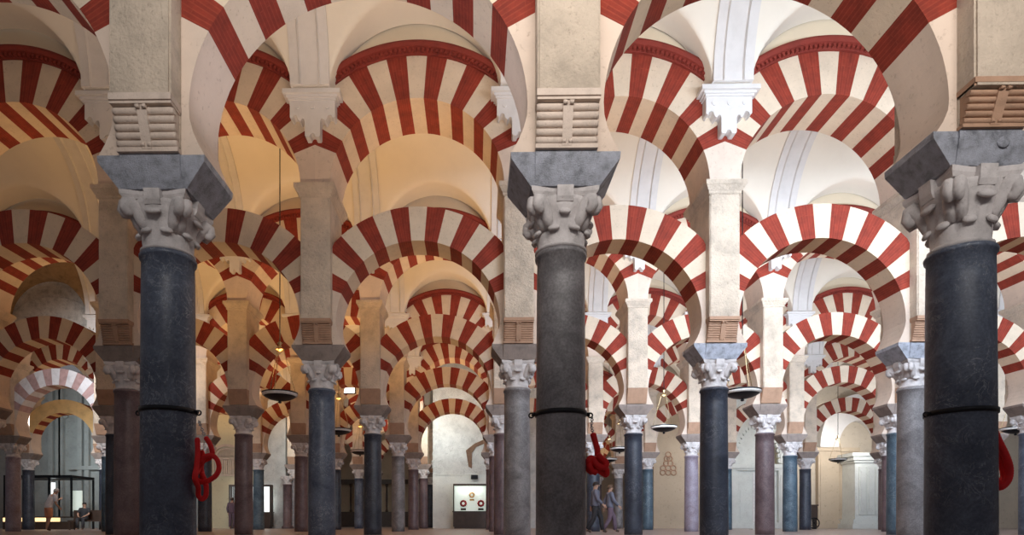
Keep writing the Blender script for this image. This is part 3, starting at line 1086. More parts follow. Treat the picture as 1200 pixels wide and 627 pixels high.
t = thing('altar', 'pale stone altar block with fluted panels below a bright white niche', 'altar', ((xa + xb) / 2, ya, 0))
h = (xb - xa) / 2
za = ZP(531, ya, 1010)
bm = bmesh.new()
box(bm, -h, h, 0, 1.3, 0.55, za - 0.55)
for q in (0.35, 0.2): box(bm, -h - q, h + q, -q, 1.4, 0 if q > 0.3 else 0.28, 0.28 if q > 0.3 else 0.55)
build('altar_body', bm, M['whitewall'], t)
bm = bmesh.new()
for q, z0, z1 in ((0.10, za - 0.55, za - 0.42), (0.2, za - 0.42, za - 0.2), (0.3, za - 0.2, za)): box(bm, -h - q, h + q, -q, 1.4, z0, z1)
build('cornice', bm, M['whitewall'], t)
for i in range(4):
    bm = bmesh.new()
    q = -h + 0.15 + i * (2 * h - 0.3) / 4
    w_ = (2 * h - 0.3) / 4
    box(bm, q + 0.05, q + w_ - 0.05, -0.07, 0.0, 0.8, za - 0.8)
    box(bm, q + 0.12, q + w_ - 0.12, -0.11, -0.07, 1.0, za - 1.0)
    build('panel', bm, M['whitewall'], t)
# niche arch
bm = bmesh.new()
cx = XU(1000, YW + 0.6); cz = ZP(525, YW + 0.6, 1000)
yn = YW + 0.6
n = 24
for i in range(n):
    a, c = PI * i / n, PI * (i + 1) / n
    for (ra, rb, dy) in ((1.15, 2.1, 0.5), (2.1, 2.3, 0.62)):
        prism(bm, [(cx + r * math.cos(q), cz + r * 1.35 * math.sin(q)) for r, q in ((ra, a), (rb, a), (rb, c), (ra, c))], yn - dy, yn + 0.01)
struct(build('trim', bm, M['white']))
t = thing('street_organ', 'dark wheeled stand in the slit beside the beige wall pilasters', 'stand', (XU(954, Y(5) + 3), Y(5) + 3, 0))
bm = bmesh.new(); tube(bm, [(0.28 * math.cos(a * PI / 12), 0, 0.32 + 0.28 * math.sin(a * PI / 12)) for a in range(24)], 0.03, 8, closed=True)
for a in range(8): tube(bm, [(0, 0, 0.32), (0.28 * math.cos(a * PI / 4), 0, 0.32 + 0.28 * math.sin(a * PI / 4))], 0.01, 5)
build('wheel', bm, M['iron'], t)
bm = bmesh.new(); box(bm, -0.22, 0.22, 0.06, 0.5, 0.5, 1.25); box(bm, -0.26, 0.26, 0.03, 0.53, 1.25, 1.32); box(bm, -0.2, -0.14, 0.1, 0.45, 0, 0.5); box(bm, 0.14, 0.2, 0.1, 0.45, 0, 0.5)
build('body', bm, M['darkwood'], t)
t.name = 'wheeled_stand'

# gap on the left: a dark wooden choir screen
t = thing('wooden_screen', 'dark carved wooden screen beyond the left gap of the back wall', 'screen', (XU(432, 48.6), 48.6, 0))
bm = bmesh.new(); box(bm, -4.5, 4.5, 0, 0.3, 0, 1.2); box(bm, -4.5, 4.5, -0.1, 0.35, 3.4, 3.75)
build('screen_panel', bm, M['darkwood'], t)
for i in range(10):
    bm = bmesh.new(); lathe(bm, [(0.10, 1.2), (0.12, 1.3), (0.06, 1.4), (0.09, 2.2), (0.06, 3.1), (0.12, 3.3), (0.12, 3.4)], 10, (-4.3 + i * 8.6 / 9, 0.1, 0))
    build('baluster', bm, M['darkwood'], t)
wx, wz = XU(409, Y(5) + D * 0.9), ZP(454, Y(5) + D * 0.9, 409)
bm = bmesh.new(); box(bm, -0.33, 0.33, 0, 0.04, -0.33, 0.33)
LW = plain('lit_window', (0.9, 0.9, 0.9), 0.5, 0, (1.0, 0.98, 0.94), 2.2)
t = thing('lantern', 'small square glowing white lantern box among the back arches', 'lantern', (wx, Y(5) + D * 0.9, wz))
build('glowing_panel', bm, LW, t)
bm = bmesh.new()
for a_, b_, c_, d_ in ((-0.38, -0.33, -0.38, 0.38), (0.33, 0.38, -0.38, 0.38), (-0.33, 0.33, 0.33, 0.38), (-0.33, 0.33, -0.38, -0.33)): box(bm, a_, b_, -0.02, 0.06, c_, d_)
box(bm, -0.02, 0.02, 0.0, 0.04, 0.38, 3.0)
build('lantern_frame', bm, M['iron'], t)

# ------------------------------------------------------------------ glass booth in the left chapel
yb = 31.4
xa, xb = XU(4, yb), XU(84, yb)
zt = ZP(560, yb, 40)
t = thing('glass_booth', 'dark-framed glass booth with a glowing counter in the left chapel', 'booth', ((xa + xb) / 2, yb, 0))
h = (xb - xa) / 2
bm = bmesh.new()
box(bm, -h, h, 0, 1.9, zt, zt + 0.14)
for x_ in (-h, -h * 0.28, h * 0.3, h - 0.08): box(bm, x_, x_ + 0.08, 0, 0.08, 0.62, zt)
for x_ in (-h, h - 0.08): box(bm, x_, x_ + 0.08, 1.82, 1.9, 0, zt)
build('booth_frame', bm, M['iron'], t)
bm = bmesh.new(); box(bm, -h, h, -0.05, 0.6, 0, 0.40); box(bm, -h, h, -0.1, 0.6, 0.60, 0.66)
build('counter', bm, M['darkwood'], t)
bm = bmesh.new(); box(bm, -h + 0.02, h * 0.45, -0.06, 0.55, 0.40, 0.60)
build('lit_strip', bm, M['counterlight'], t)
bm = bmesh.new(); box(bm, -h + 0.08, h - 0.08, 0.03, 0.045, 0.66, zt)
build('glass_pane', bm, GLASS, t)
bm = bmesh.new(); box(bm, h * 0.58, h - 0.12, 1.0, 1.06, 0.95, 2.05)
build('notice_board', bm, M['casebed'], t)  # pale board given the lining's glow, though it is no lamp
bm = bmesh.new(); box(bm, -0.09, 0.09, 1.2, 1.3, 1.65, 2.5)
build('light_tube', bm, M['caselight'], t, (XU(43, yb) - (xa + xb) / 2, 0, 0))
# chapel mouldings
bm = bmesh.new()
yc_ = YW + 2.4
for u in (62, 71, 74, 96, 104):
    x_ = XU(u, yc_); box(bm, x_ - 0.14, x_ + 0.14, yc_ - 0.25, yc_ + 0.01, 0, 9.5)
x_ = XU(48, yc_)
n = 14
for i in range(n):
    a, c = PI * i / n / 2 + PI / 6, PI * (i + 1) / n / 2 + PI / 6
    prism(bm, [(x_ + r * math.cos(q), 6.0 + r * math.sin(q)) for r, q in ((1.9, a), (2.15, a), (2.15, c), (1.9, c))], yc_ - 0.2, yc_ + 0.01)
box(bm, XU(84, yc_), XU(125, yc_), yc_ - 0.3, yc_ + 0.01, 3.7, 3.95)
struct(build('trim', bm, M['greywall']))
# bench beside the booth
yb2 = 29.0
t = thing('bench', 'long dark wooden bench to the right of the glass booth', 'bench', (XU(103, yb2), yb2, 0))
bm = bmesh.new(); box(bm, -0.85, 0.85, -0.2, 0.25, 0.40, 0.46)
build('seat', bm, M['darkwood'], t)
bm = bmesh.new(); box(bm, -0.85, 0.85, 0.25, 0.30, 0.40, 0.95)
build('backrest', bm, M['darkwood'], t)
for sx in (-0.8, 0.74):
    for sy in (-0.18, 0.19):
        bm = bmesh.new(); box(bm, sx, sx + 0.06, sy, sy + 0.06, 0, 0.40)
        build('leg', bm, M['darkwood'], t)

# ------------------------------------------------------------------ hanging lamps
def make_lamp_meshes():
    d = {}
    bm = bmesh.new(); lathe(bm, [(0.02, -0.13), (0.12, -0.12), (0.26, -0.085), (0.36, -0.035), (0.395, 0.0), (0.40, 0.03), (0.30, 0.0), (0.1, -0.05)], 32); d['bowl'] = mesh('bowl', bm, M['iron'])
    bm = bmesh.new(); lathe(bm, [(0.385, -0.015), (0.42, 0.005), (0.43, 0.045), (0.415, 0.05), (0.40, 0.03)], 36, cap=False); d['rim'] = mesh('rim', bm, M['lampwhite'])
    bm = bmesh.new(); lathe(bm, [(0.02, -0.19), (0.05, -0.17), (0.03, -0.14), (0.04, -0.12)], 14); d['finial'] = mesh('finial', bm, M['iron'])
    bm = bmesh.new(); lathe(bm, [(0.40, 0.046), (0.435, 0.047), (0.437, 0.075), (0.40, 0.078)], 36, cap=False); d['lip'] = mesh('lip', bm, M['iron'])
    bm = bmesh.new()
    lathe(bm, [(0.015, 1.08), (0.05, 1.10), (0.11, 1.13), (0.12, 1.15), (0.05, 1.18), (0.03, 1.26), (0.07, 1.30), (0.02, 1.34)], 16)
    d['crown'] = mesh('crown', bm, M['brass'])
    bm = bmesh.new(); lathe(bm, [(0.03, 0.0), (0.08, 0.03), (0.10, 0.12), (0.09, 0.14), (0.05, 0.05)], 16); d['oil_cup'] = mesh('oil_cup', bm, M['lampwhite'])
    for i in range(3):
        a = 2 * PI * i / 3 + 0.5
        bm = bmesh.new()
        n = 16
        pts = [Vector((0.40 * math.cos(a), 0.40 * math.sin(a), 0.04)).lerp(Vector((0.09 * math.cos(a), 0.09 * math.sin(a), 1.13)), q / (2 * n)) for q in range(2 * n + 1)]
        tube(bm, pts, [0.006 if q % 2 else 0.013 for q in range(2 * n + 1)], 6)
        d['chain%d' % i] = mesh('chain', bm, M['brass'])
    return d


LAMP = make_lamp_meshes()
def lamp(label, u, k, z):
    y = Y(k) + D / 2
    t = thing('hanging_lamp', label, 'lamp', (XU(u, y), y, z), 'oil lamps hanging on long cables')
    obj('bowl', LAMP['bowl'], t); obj('rim', LAMP['rim'], t); obj('finial', LAMP['finial'], t); obj('lip', LAMP['lip'], t); obj('crown', LAMP['crown'], t); obj('oil_cup', LAMP['oil_cup'], t)
    for i in range(3): obj('chain', LAMP['chain%d' % i], t)
    bm = bmesh.new(); tube(bm, [(0, 0, 1.33), (0, 0, Z_SPR + 2.30 - z)], 0.013, 6)
    build('cable', bm, M['iron'], t)


lamp('large bowl lamp hanging in front of the left arches, nearest on the left', 328, 2, 3.50)
lamp('bowl lamp partly hidden behind the blue column left of centre', 397, 3, 3.52)
lamp('small distant bowl lamp seen between the left middle columns', 422, 4, 3.50)
lamp('large bowl lamp nearest on the right, beside the near-black column', 870, 2, 3.52)
lamp('bowl lamp hanging before the plain beige wall', 778, 3, 3.60)
lamp('small distant bowl lamp partly behind the column right of the red rope', 726, 4, 3.60)
lamp('smallest farthest bowl lamp just right of the bundled rope', 714, 5, 3.75)
lamp('bowl lamp at the far right edge beside the front column', 1190, 3, 3.52)
lamp('small bowl lamp hanging before the altar on the right', 982, 5, 3.72)

# ------------------------------------------------------------------ collars and red ropes on the front columns
def spline(pts, n=8):
    P = [Vector(p) for p in pts]
    P = [P[0] * 2 - P[1]] + P + [P[-1] * 2 - P[-2]]
    out = []
    for i in range(1, len(P) - 2):
        for q in range(n):
            t = q / n
            a, b, c, d = P[i - 1], P[i], P[i + 1], P[i + 2]
            out.append(0.5 * ((2 * b) + (c - a) * t + (2 * a - 5 * b + 4 * c - d) * t * t + (3 * b - a - 3 * c + d) * t ** 3))
    out.append(P[-2])
    return out


cols1 = [o for o in bpy.data.objects if o.name.startswith('column') and abs(o.location.y - Y(1)) < 0.01 and 0 <= U(o.location.x, o.location.y) <= 1200]
cols1.sort(key=lambda o: o.location.x)
for o, zc, r in zip(cols1, (1.455, 1.42, 1.42), (0.25, 0.237, 0.28)):
    bm = bmesh.new()
    lathe(bm, [(r - 0.02, zc - 0.022), (r + 0.012, zc - 0.022), (r + 0.014, zc + 0.022), (r - 0.02, zc + 0.022)], 40, cap=False)
    for sx in (-1, 1):
        tube(bm, [(sx * (r + 0.005), 0, zc), (sx * (r + 0.045), 0, zc)], 0.02, 8)
        tube(bm, [(sx * (r + 0.05) + 0.022 * math.cos(a * PI / 6), 0, zc - 0.01 + 0.022 * math.sin(a * PI / 6)) for a in range(12)], 0.008, 6, closed=True)
    build('collar', bm, M['iron'], o)


def chain_bm(p0, p1, n, r=0.014):
    bm = bmesh.new()
    p0, p1 = Vector(p0), Vector(p1)
    d = (p1 - p0) / n
    for i in range(n):
        c = p0 + d * (i + 0.5)
        up = d.normalized()
        side = up.cross(Vector((0, 1, 0) if i % 2 else (1, 0.2, 0))).normalized()
        tube(bm, [c + up * (d.length * 0.62 * math.cos(a * PI / 5)) + side * (r * math.sin(a * PI / 5)) for a in range(10)], 0.0045, 5, closed=True)
    return bm


def PX(u, v, dy):                          # point near the front columns seen at u, v
    y = 6.0 + dy
    x = XU(u, y)
    return (x, y, ZP(v, y, u))


def rope(label, strands, chain, r=0.024, col=None, cr=0.25):
    def keep(u, v, dy):
        p = PX(u, v, dy)
        dx = p[0] - col.location.x
        R = cr + r + 0.012
        if dx < R:
            lim = -math.sqrt(max(0, R * R - dx * dx))
            dy = min(dy, lim) + min(0, dy) * 0.6
            dy = lim + (dy - lim) - abs(dy - lim) * 0.0
            p = PX(u, v, dy)
        return p

    t = thing('red_rope', label, 'rope', PX(chain[0][0], chain[0][1], chain[0][2]), 'red barrier ropes hung on the front columns')
    o = Vector(t.location)
    for st in strands:
        bm = bmesh.new()
        pts = spline([keep(*p) for p in st], 10)
        # twisted lay of the rope
        tube(bm, [p - o for p in pts], [r * (1 + 0.07 * (i % 2)) * (0.55 if i in (0, len(pts) - 1) else 0.88 if i in (1, len(pts) - 2) else 1) for i in range(len(pts))], 10)
        build('rope_strand', bm, M['rope'], t)
    for a, b in zip(chain, chain[1:]):
        build('chain', chain_bm(Vector(PX(*a)) - o, Vector(PX(*b)) - o, 5), M['steel'], t)
    return t


def Q(u, v): return (215 + u / 5.7, 490 + v / 5.7)
rope('red rope looped into rings on the left front column', [
    [(*Q(145, 125), 0.0), (*Q(175, 170), 0.01), (*Q(192, 225), 0.02), (*Q(178, 262), 0.03), (*Q(130, 290), 0.03), (*Q(100, 340), 0.02), (*Q(80, 395), 0.0), (*Q(110, 425), -0.02), (*Q(160, 420), -0.03), (*Q(215, 385), -0.02), (*Q(238, 330), 0.0), (*Q(222, 275), 0.01), (*Q(185, 250), 0.0), (*Q(140, 262), -0.02), (*Q(112, 300), -0.03)],
    [(*Q(92, 130), 0.03), (*Q(95, 220), 0.04), (*Q(88, 320), 0.04), (*Q(75, 400), 0.05), (*Q(98, 460), 0.03), (*Q(100, 515), 0.02), (*Q(122, 540), 0.0), (*Q(148, 520), 0.0), (*Q(152, 460), 0.0), (*Q(140, 410), 0.0), (*Q(120, 365), 0.02)],
    [(*Q(120, 215), 0.06), (*Q(128, 260), 0.06), (*Q(118, 330), 0.06), (*Q(125, 390), 0.05), (*Q(108, 440), 0.05)],
], [(233, 493, 0.0), (235.5, 500, 0.0), (240, 512, 0.0)], 0.024, cols1[0], 0.245)
def Q(u, v): return (625 + u / 6.27, 470 + v / 6.27)
rope('red rope knotted in a bundle on the central front column', [
    [(*Q(436, 235), 0.0), (*Q(452, 290), 0.0), (*Q(468, 350), 0.0), (*Q(475, 410), 0.01), (*Q(500, 460), 0.0), (*Q(535, 500), 0.0), (*Q(535, 540), 0.02), (*Q(495, 520), 0.03), (*Q(455, 480), 0.03), (*Q(425, 440), 0.02), (*Q(410, 470), -0.02), (*Q(430, 510), -0.03), (*Q(470, 530), -0.03)],
    [(*Q(470, 390), -0.04), (*Q(500, 420), -0.04), (*Q(535, 455), -0.03), (*Q(520, 490), -0.03), (*Q(470, 470), -0.05), (*Q(430, 420), -0.04), (*Q(405, 440), 0.0), (*Q(405, 500), 0.03), (*Q(440, 530), 0.04)],
    [(*Q(415, 415), 0.05), (*Q(450, 430), 0.06), (*Q(490, 450), 0.06), (*Q(510, 510), 0.06)],
], [(694, 489, 0.0), (693, 499, 0.0), (694.5, 507, 0.0)], 0.028, cols1[1], 0.235)
def Q(u, v): return (1140 + u / 4, 470 + v / 4)
rope('thick red rope hanging in one long loop on the right front column', [
    [(*Q(92, 125), 0.0), (*Q(118, 185), 0.0), (*Q(150, 250), 0.0), (*Q(170, 310), 0.0), (*Q(165, 365), 0.0), (*Q(135, 400), 0.0), (*Q(100, 400), 0.02), (*Q(78, 375), 0.05)],
    [(*Q(95, 150), 0.06), (*Q(112, 230), 0.06), (*Q(140, 300), 0.05), (*Q(148, 360), 0.04), (*Q(120, 385), 0.03), (*Q(92, 340), 0.03), (*Q(80, 270), 0.05)],
], [(1160, 484, 0.0), (1161, 492, 0.0), (1163, 501, 0.0)], 0.034, cols1[2], 0.275)

bm = bmesh.new()
lathe(bm, [(0.03, 0), (0.05, 0.0), (0.058, 0.012), (0.04, 0.022), (0.01, 0.024)], 20)
for v_ in bm.verts: v_.co = Vector((v_.co.x + 0.12, -0.335 - v_.co.z, v_.co.y + Z_CAP + 0.19 + 0.30 * (Z_CAP - Z_SH)))
build('roundel', bm, M['impost'], cols1[2])
# ------------------------------------------------------------------ people
def skinned(name, verts, edges, radii, mat, parent, sub=2):
    me = bpy.data.meshes.new(name)
    me.from_pydata(verts, edges, [])
    o = obj(name, me, parent)
    me.materials.append(mat)
    m1 = o.modifiers.new('Skin', 'SKIN')
    if not me.skin_vertices: o.data.attributes  # layer is made by the modifier
    for i, sv in enumerate(me.skin_vertices[0].data):
        sv.radius = (radii[i][0], radii[i][1]) if isinstance(radii[i], tuple) else (radii[i], radii[i])
        sv.use_root = (i == 0)
    m1.use_smooth_shade = True
    m2 = o.modifiers.new('Subsurf', 'SUBSURF'); m2.levels = sub; m2.render_levels = sub
    return o


def chain_parts(J, R, names):
    idx = {n: i for i, n in enumerate(names)}
    return [J[n] for n in names], [R[n] for n in names], idx


def person(label, x, y, rz, shirt, legs, hair, pose='stand', scale=1.0, short_legs=False, short_sleeves=True):
    t = thing('person', label, 'person', (x, y, 0), None, rz)
    t.scale = (scale,) * 3
    # front is -y; joints in metres for a 1.70 m figure
    J = {'pel': (0, 0, 0.95), 'wst': (0, 0.01, 1.10), 'chs': (0, 0.0, 1.30), 'nek': (0, 0.01, 1.45), 'hd0': (0, -0.005, 1.53), 'hd1': (0, -0.015, 1.60), 'hd2': (0, -0.005, 1.68)}
    for s, n in ((1, 'l'), (-1, 'r')):
        J['hip' + n] = (s * 0.10, 0, 0.90); J['kne' + n] = (s * 0.11, -0.02, 0.50); J['ank' + n] = (s * 0.11, 0.02, 0.09); J['toe' + n] = (s * 0.12, -0.14, 0.035)
        J['sho' + n] = (s * 0.18, 0.01, 1.40); J['elb' + n] = (s * 0.25, 0.03, 1.13); J['wri' + n] = (s * 0.25, -0.06, 0.90); J['pal' + n] = (s * 0.245, -0.08, 0.82)
    if pose == 'lean':                     # bending a little towards the glass, one arm raised
        for n, d in (('wst', 0.03), ('chs', 0.12), ('nek', 0.20), ('hd0', 0.24), ('hd1', 0.27), ('hd2', 0.28), ('shol', 0.17), ('shor', 0.17)):
            v = J[n]; J[n] = (v[0], v[1] - d, v[2] - d * 0.15)
        J['elbl'] = (0.26, -0.28, 1.15); J['wril'] = (0.22, -0.46, 1.24); J['pall'] = (0.21, -0.53, 1.28)
        J['elbr'] = (-0.26, -0.12, 1.08); J['wrir'] = (-0.22, -0.26, 0.94); J['palr'] = (-0.21, -0.31, 0.88)
        J['kner'] = (-0.12, 0.02, 0.50); J['ankr'] = (-0.13, 0.14, 0.09); J['toer'] = (-0.14, -0.02, 0.035)
    if pose == 'walk':
        J['knel'] = (0.11, -0.18, 0.52); J['ankl'] = (0.11, -0.22, 0.10); J['toel'] = (0.11, -0.37, 0.05)
        J['kner'] = (-0.11, 0.06, 0.50); J['ankr'] = (-0.11, 0.28, 0.13); J['toer'] = (-0.11, 0.14, 0.035)
        J['elbl'] = (0.25, 0.12, 1.14); J['wril'] = (0.25, 0.16, 0.90); J['pall'] = (0.25, 0.15, 0.82)
        J['elbr'] = (-0.25, -0.06, 1.14); J['wrir'] = (-0.24, -0.22, 0.96); J['palr'] = (-0.24, -0.28, 0.90)
    if pose == 'sit':
        dz = -0.40
        for n in list(J):
            v = J[n]
            if n[:3] in ('pel', 'wst', 'chs', 'nek', 'hd0', 'hd1', 'hd2', 'sho', 'elb', 'wri', 'pal', 'hip'): J[n] = (v[0], v[1], v[2] + dz)
        for s, n in ((1, 'l'), (-1, 'r')):
            J['kne' + n] = (s * 0.13, -0.42, 0.50); J['ank' + n] = (s * 0.12, -0.42, 0.09); J['toe' + n] = (s * 0.13, -0.57, 0.035)
            J['elb' + n] = (s * 0.25, -0.10, 0.76); J['wri' + n] = (s * 0.15, -0.30, 0.66); J['pal' + n] = (s * 0.10, -0.36, 0.63)
    RD = {'pel': (0.155, 0.11), 'wst': (0.135, 0.095), 'chs': (0.165, 0.11), 'nek': 0.055, 'hd0': (0.065, 0.075), 'hd1': (0.078, 0.095), 'hd2': (0.065, 0.08)}
    for n in 'lr':
        RD.update({'hip' + n: 0.095, 'kne' + n: 0.06, 'ank' + n: 0.04, 'toe' + n: (0.045, 0.03), 'sho' + n: 0.06, 'elb' + n: 0.042, 'wri' + n: 0.028, 'pal' + n: (0.038, 0.02)})
    names = list(J)
    verts = [J[n] for n in names]; rad = [RD[n] for n in names]
    ix = {n: i for i, n in enumerate(names)}
    ed = [('pel', 'wst'), ('wst', 'chs'), ('chs', 'nek'), ('nek', 'hd0'), ('hd0', 'hd1'), ('hd1', 'hd2')]
    for n in 'lr': ed += [('pel', 'hip' + n), ('hip' + n, 'kne' + n), ('kne' + n, 'ank' + n), ('ank' + n, 'toe' + n), ('chs', 'sho' + n), ('sho' + n, 'elb' + n), ('elb' + n, 'wri' + n), ('wri' + n, 'pal' + n)]
    ee = [(ix[a], ix[b]) for a, b in ed]
    # fingers and thumb off each palm, nose on the face
    for n, s in (('l', 1), ('r', -1)):
        p, w_ = Vector(J['pal' + n]), Vector(J['wri' + n])
        d = (p - w_).normalized()
        side = Vector((0, 1, 0)) if abs(d.y) < 0.8 else Vector((0, 0, 1))
        side = (side - d * side.dot(d)).normalized()
        inn = d.cross(side).normalized() * 0.015
        for f, ln in ((-0.027, 0.062), (-0.009, 0.075), (0.009, 0.07), (0.027, 0.055)):
            b0 = len(verts)
            verts += [tuple(p + side * f + d * 0.02), tuple(p + side * f * 1.1 + d * (0.02 + ln * 0.55) + inn * 0.4), tuple(p + side * f * 1.1 + d * (0.02 + ln) + inn)]
            rad += [0.010, 0.009, 0.007]
            ee += [(ix['pal' + n], b0), (b0, b0 + 1), (b0 + 1, b0 + 2)]
        b0 = len(verts)
        verts += [tuple(p - side * 0.04 - d * 0.02), tuple(p - side * 0.058 + d * 0.025)]
        rad += [0.011, 0.008]
        ee += [(ix['pal' + n], b0), (b0, b0 + 1)]
    skinned('body', verts, ee, rad, M['skin'], t)
    hd = Vector(J['hd1'])
    bm = bmesh.new()                       # face: nose, ears, eyes, mouth
    tube(bm, [hd + Vector((0, -0.088, 0.015)), hd + Vector((0, -0.108, -0.018)), hd + Vector((0, -0.09, -0.03))], [0.008, 0.014, 0.008], 6)
    for s in (-1, 1):
        tube(bm, [hd + Vector((s * 0.076, 0.0, 0.02)), hd + Vector((s * 0.086, 0.012, 0.0)), hd + Vector((s * 0.077, 0.004, -0.03))], [0.008, 0.013, 0.008], 6)
    build('nose_and_ears', bm, M['skin'], t)
    bm = bmesh.new()
    for s in (-1, 1): tube(bm, [hd + Vector((s * 0.022, -0.09, 0.018)), hd + Vector((s * 0.042, -0.084, 0.018))], 0.008, 6)
    tube(bm, [hd + Vector((-0.022, -0.088, -0.052)), hd + Vector((0, -0.094, -0.054)), hd + Vector((0.022, -0.088, -0.052))], 0.006, 6)
    build('eyes_and_mouth', bm, M['darkwood'], t)
    bm = bmesh.new()                       # hair cap
    g = []
    for i in range(9):
        p = PI * 0.5 * i / 8
        ring = []
        for q in range(20):
            a = 2 * PI * q / 20
            drop = 0.075 * (0.5 + 0.5 * math.sin(a)) * (1 - i / 8)
            ring.append(bm.verts.new((hd.x + 0.092 * math.cos(a) * math.cos(p) ** 0.6, hd.y + 0.012 + 0.108 * math.sin(a) * math.cos(p) ** 0.6, hd.z + 0.035 + 0.088 * math.sin(p) - drop)))
        g.append(ring)
    for a, b in zip(g, g[1:]):
        for q in range(20):
            f = bm.faces.new((a[q], a[(q + 1) % 20], b[(q + 1) % 20], b[q])); f.smooth = True
    bm.faces.new(g[-1]); bm.faces.new(g[0][::-1])
    build('hair', bm, hair, t)
    def V(k): return Vector(J[k]) if isinstance(k, str) else Vector(J[k[0]]).lerp(Vector(J[k[1]]), k[2])
    def loft(bm, secs, seg=20):
        rings = []
        for c, rx, ry in secs:
            rings.append([bm.verts.new((c.x + rx * math.cos(2 * PI * q / seg), c.y + ry * math.sin(2 * PI * q / seg), c.z)) for q in range(seg)])
        for a, b in zip(rings, rings[1:]):
            for q in range(seg):
                f = bm.faces.new((a[q], a[(q + 1) % seg], b[(q + 1) % seg], b[q])); f.smooth = True
        bm.faces.new(rings[0][::-1]); bm.faces.new(rings[-1])
    bm = bmesh.new()
    dn = Vector((0, 0, -0.05))
    loft(bm, [(V('pel') + dn, 0.182, 0.135), (V('pel'), 0.180, 0.135), (V(('pel', 'wst', 0.5)), 0.168, 0.126), (V('wst'), 0.164, 0.124), (V(('wst', 'chs', 0.5)), 0.178, 0.132), (V('chs'), 0.192, 0.136), (V(('chs', 'nek', 0.45)), 0.200, 0.138), (V(('chs', 'nek', 0.75)), 0.170, 0.128), (V(('chs', 'nek', 0.95)), 0.085, 0.090)])
    for n in 'lr':
        if short_sleeves: tube(bm, [V(('chs', 'sho' + n, 0.6)) + Vector((0, 0, 0.04)), V('sho' + n), V(('sho' + n, 'elb' + n, 0.4)), V(('sho' + n, 'elb' + n, 0.8))], [0.07, 0.075, 0.070, 0.072], 12)
        else: tube(bm, [V(('chs', 'sho' + n, 0.6)) + Vector((0, 0, 0.04)), V('sho' + n), V(('sho' + n, 'elb' + n, 0.6)), V('elb' + n), V(('elb' + n, 'wri' + n, 0.5)), V(('elb' + n, 'wri' + n, 0.95))], [0.07, 0.075, 0.064, 0.058, 0.052, 0.046], 12)
    build('shirt', bm, shirt, t)
    bm = bmesh.new()
    loft(bm, [(V('pel') + Vector((0, 0, -0.10)), 0.165, 0.125), (V('pel') + Vector((0, 0, -0.04)), 0.172, 0.128), (V('pel') + Vector((0, 0, 0.06)), 0.160, 0.118)])
    for n in 'lr':
        top = V(('pel', 'hip' + n, 0.8)) + Vector((0, 0, -0.02))
        if short_legs: tube(bm, [top, V(('hip' + n, 'kne' + n, 0.3)), V(('hip' + n, 'kne' + n, 0.7)), V(('hip' + n, 'kne' + n, 0.95))], [0.105, 0.105, 0.098, 0.098], 14)
        else: tube(bm, [top, V(('hip' + n, 'kne' + n, 0.4)), V('kne' + n), V(('kne' + n, 'ank' + n, 0.45)), V(('kne' + n, 'ank' + n, 0.97))], [0.105, 0.10, 0.078, 0.072, 0.064], 14)
    build('shorts' if short_legs else 'trousers', bm, legs, t)
    def sub(keys, edges, grow, nm, mat):
        vv = [J[k] for k in keys]
        rr_ = []
        for k in keys:
            r0 = RD[k]
            rr_.append((r0[0] + grow, r0[1] + grow) if isinstance(r0, tuple) else r0 + grow)
        skinned(nm, vv, edges, rr_, mat, t)
    for n in 'lr':
        sub(['ank' + n, 'toe' + n], [(0, 1)], 0.010, 'shoe', M['darkwood'])
    return t


C_WHITE = plain('white_cotton', (0.75, 0.74, 0.78), 0.8)
C_ORANGE = plain('orange_cotton', (0.62, 0.28, 0.16), 0.8)
C_DARK = plain('dark_cloth', (0.03, 0.03, 0.035), 0.8)
C_PURPLE = plain('dusty_purple_cloth', (0.16, 0.11, 0.15), 0.8)
C_BLUE = plain('bright_blue_cloth', (0.03, 0.09, 0.55), 0.8)
C_GREYBLUE = plain('grey_blue_cloth', (0.17, 0.18, 0.24), 0.8)
H_GREY = plain('grey_hair', (0.30, 0.27, 0.25), 0.8)
H_DARK = plain('dark_hair', (0.03, 0.02, 0.018), 0.7)
H_BROWN = plain('brown_hair', (0.12, 0.07, 0.04), 0.7)
person('person in white shirt and orange shorts leaning towards the glass booth', XU(57, 25.6), 25.6, R_(150), C_WHITE, C_ORANGE, H_GREY, 'lean', 1.08, True)
person('seated person in dark clothes on the bench by the booth', XU(99, yb2 - 0.02), yb2 - 0.02, 0.15, C_DARK, C_DARK, H_DARK, 'sit', 1.0)
person('person in dusty purple clothes in front of the light-box case', XU(272, 33.5), 33.5, PI, C_PURPLE, C_PURPLE, H_DARK, 'stand', 1.0, False, False)
person('person in bright blue shirt beside the slim mottled column', XU(346, 38.4), 38.4, R_(60), C_BLUE, C_DARK, H_BROWN, 'stand', 1.0)
person('person in grey-blue clothes walking behind the bundled rope, left of the pair', XU(698, 20.5), 20.5, R_(80), C_GREYBLUE, C_DARK, H_DARK, 'walk', 1.0, False, False)
person('person in grey-blue clothes walking behind the bundled rope, right of the pair', XU(715, 21.3), 21.3, R_(95), C_GREYBLUE, C_PURPLE, H_BROWN, 'walk', 0.97, False, False)

# ------------------------------------------------------------------ light
w = bpy.data.worlds.new('World')
S.world = w
w.use_nodes = True
bg = w.node_tree.nodes['Background']
bg.inputs[0].default_value = (0.86, 0.83, 0.87, 1)
bg.inputs[1].default_value = 0.17


def area(name, loc, rot, sx, sy, power, color, spread=180):
    l = bpy.data.lights.new(name, 'AREA')
    l.shape = 'RECTANGLE'; l.size = sx; l.size_y = sy
    l.energy = power; l.color = color
    l.spread = R_(spread)
    o = bpy.data.objects.new(name, l)
    COL.objects.link(o)
    o.location = loc; o.rotation_euler = rot
    return o


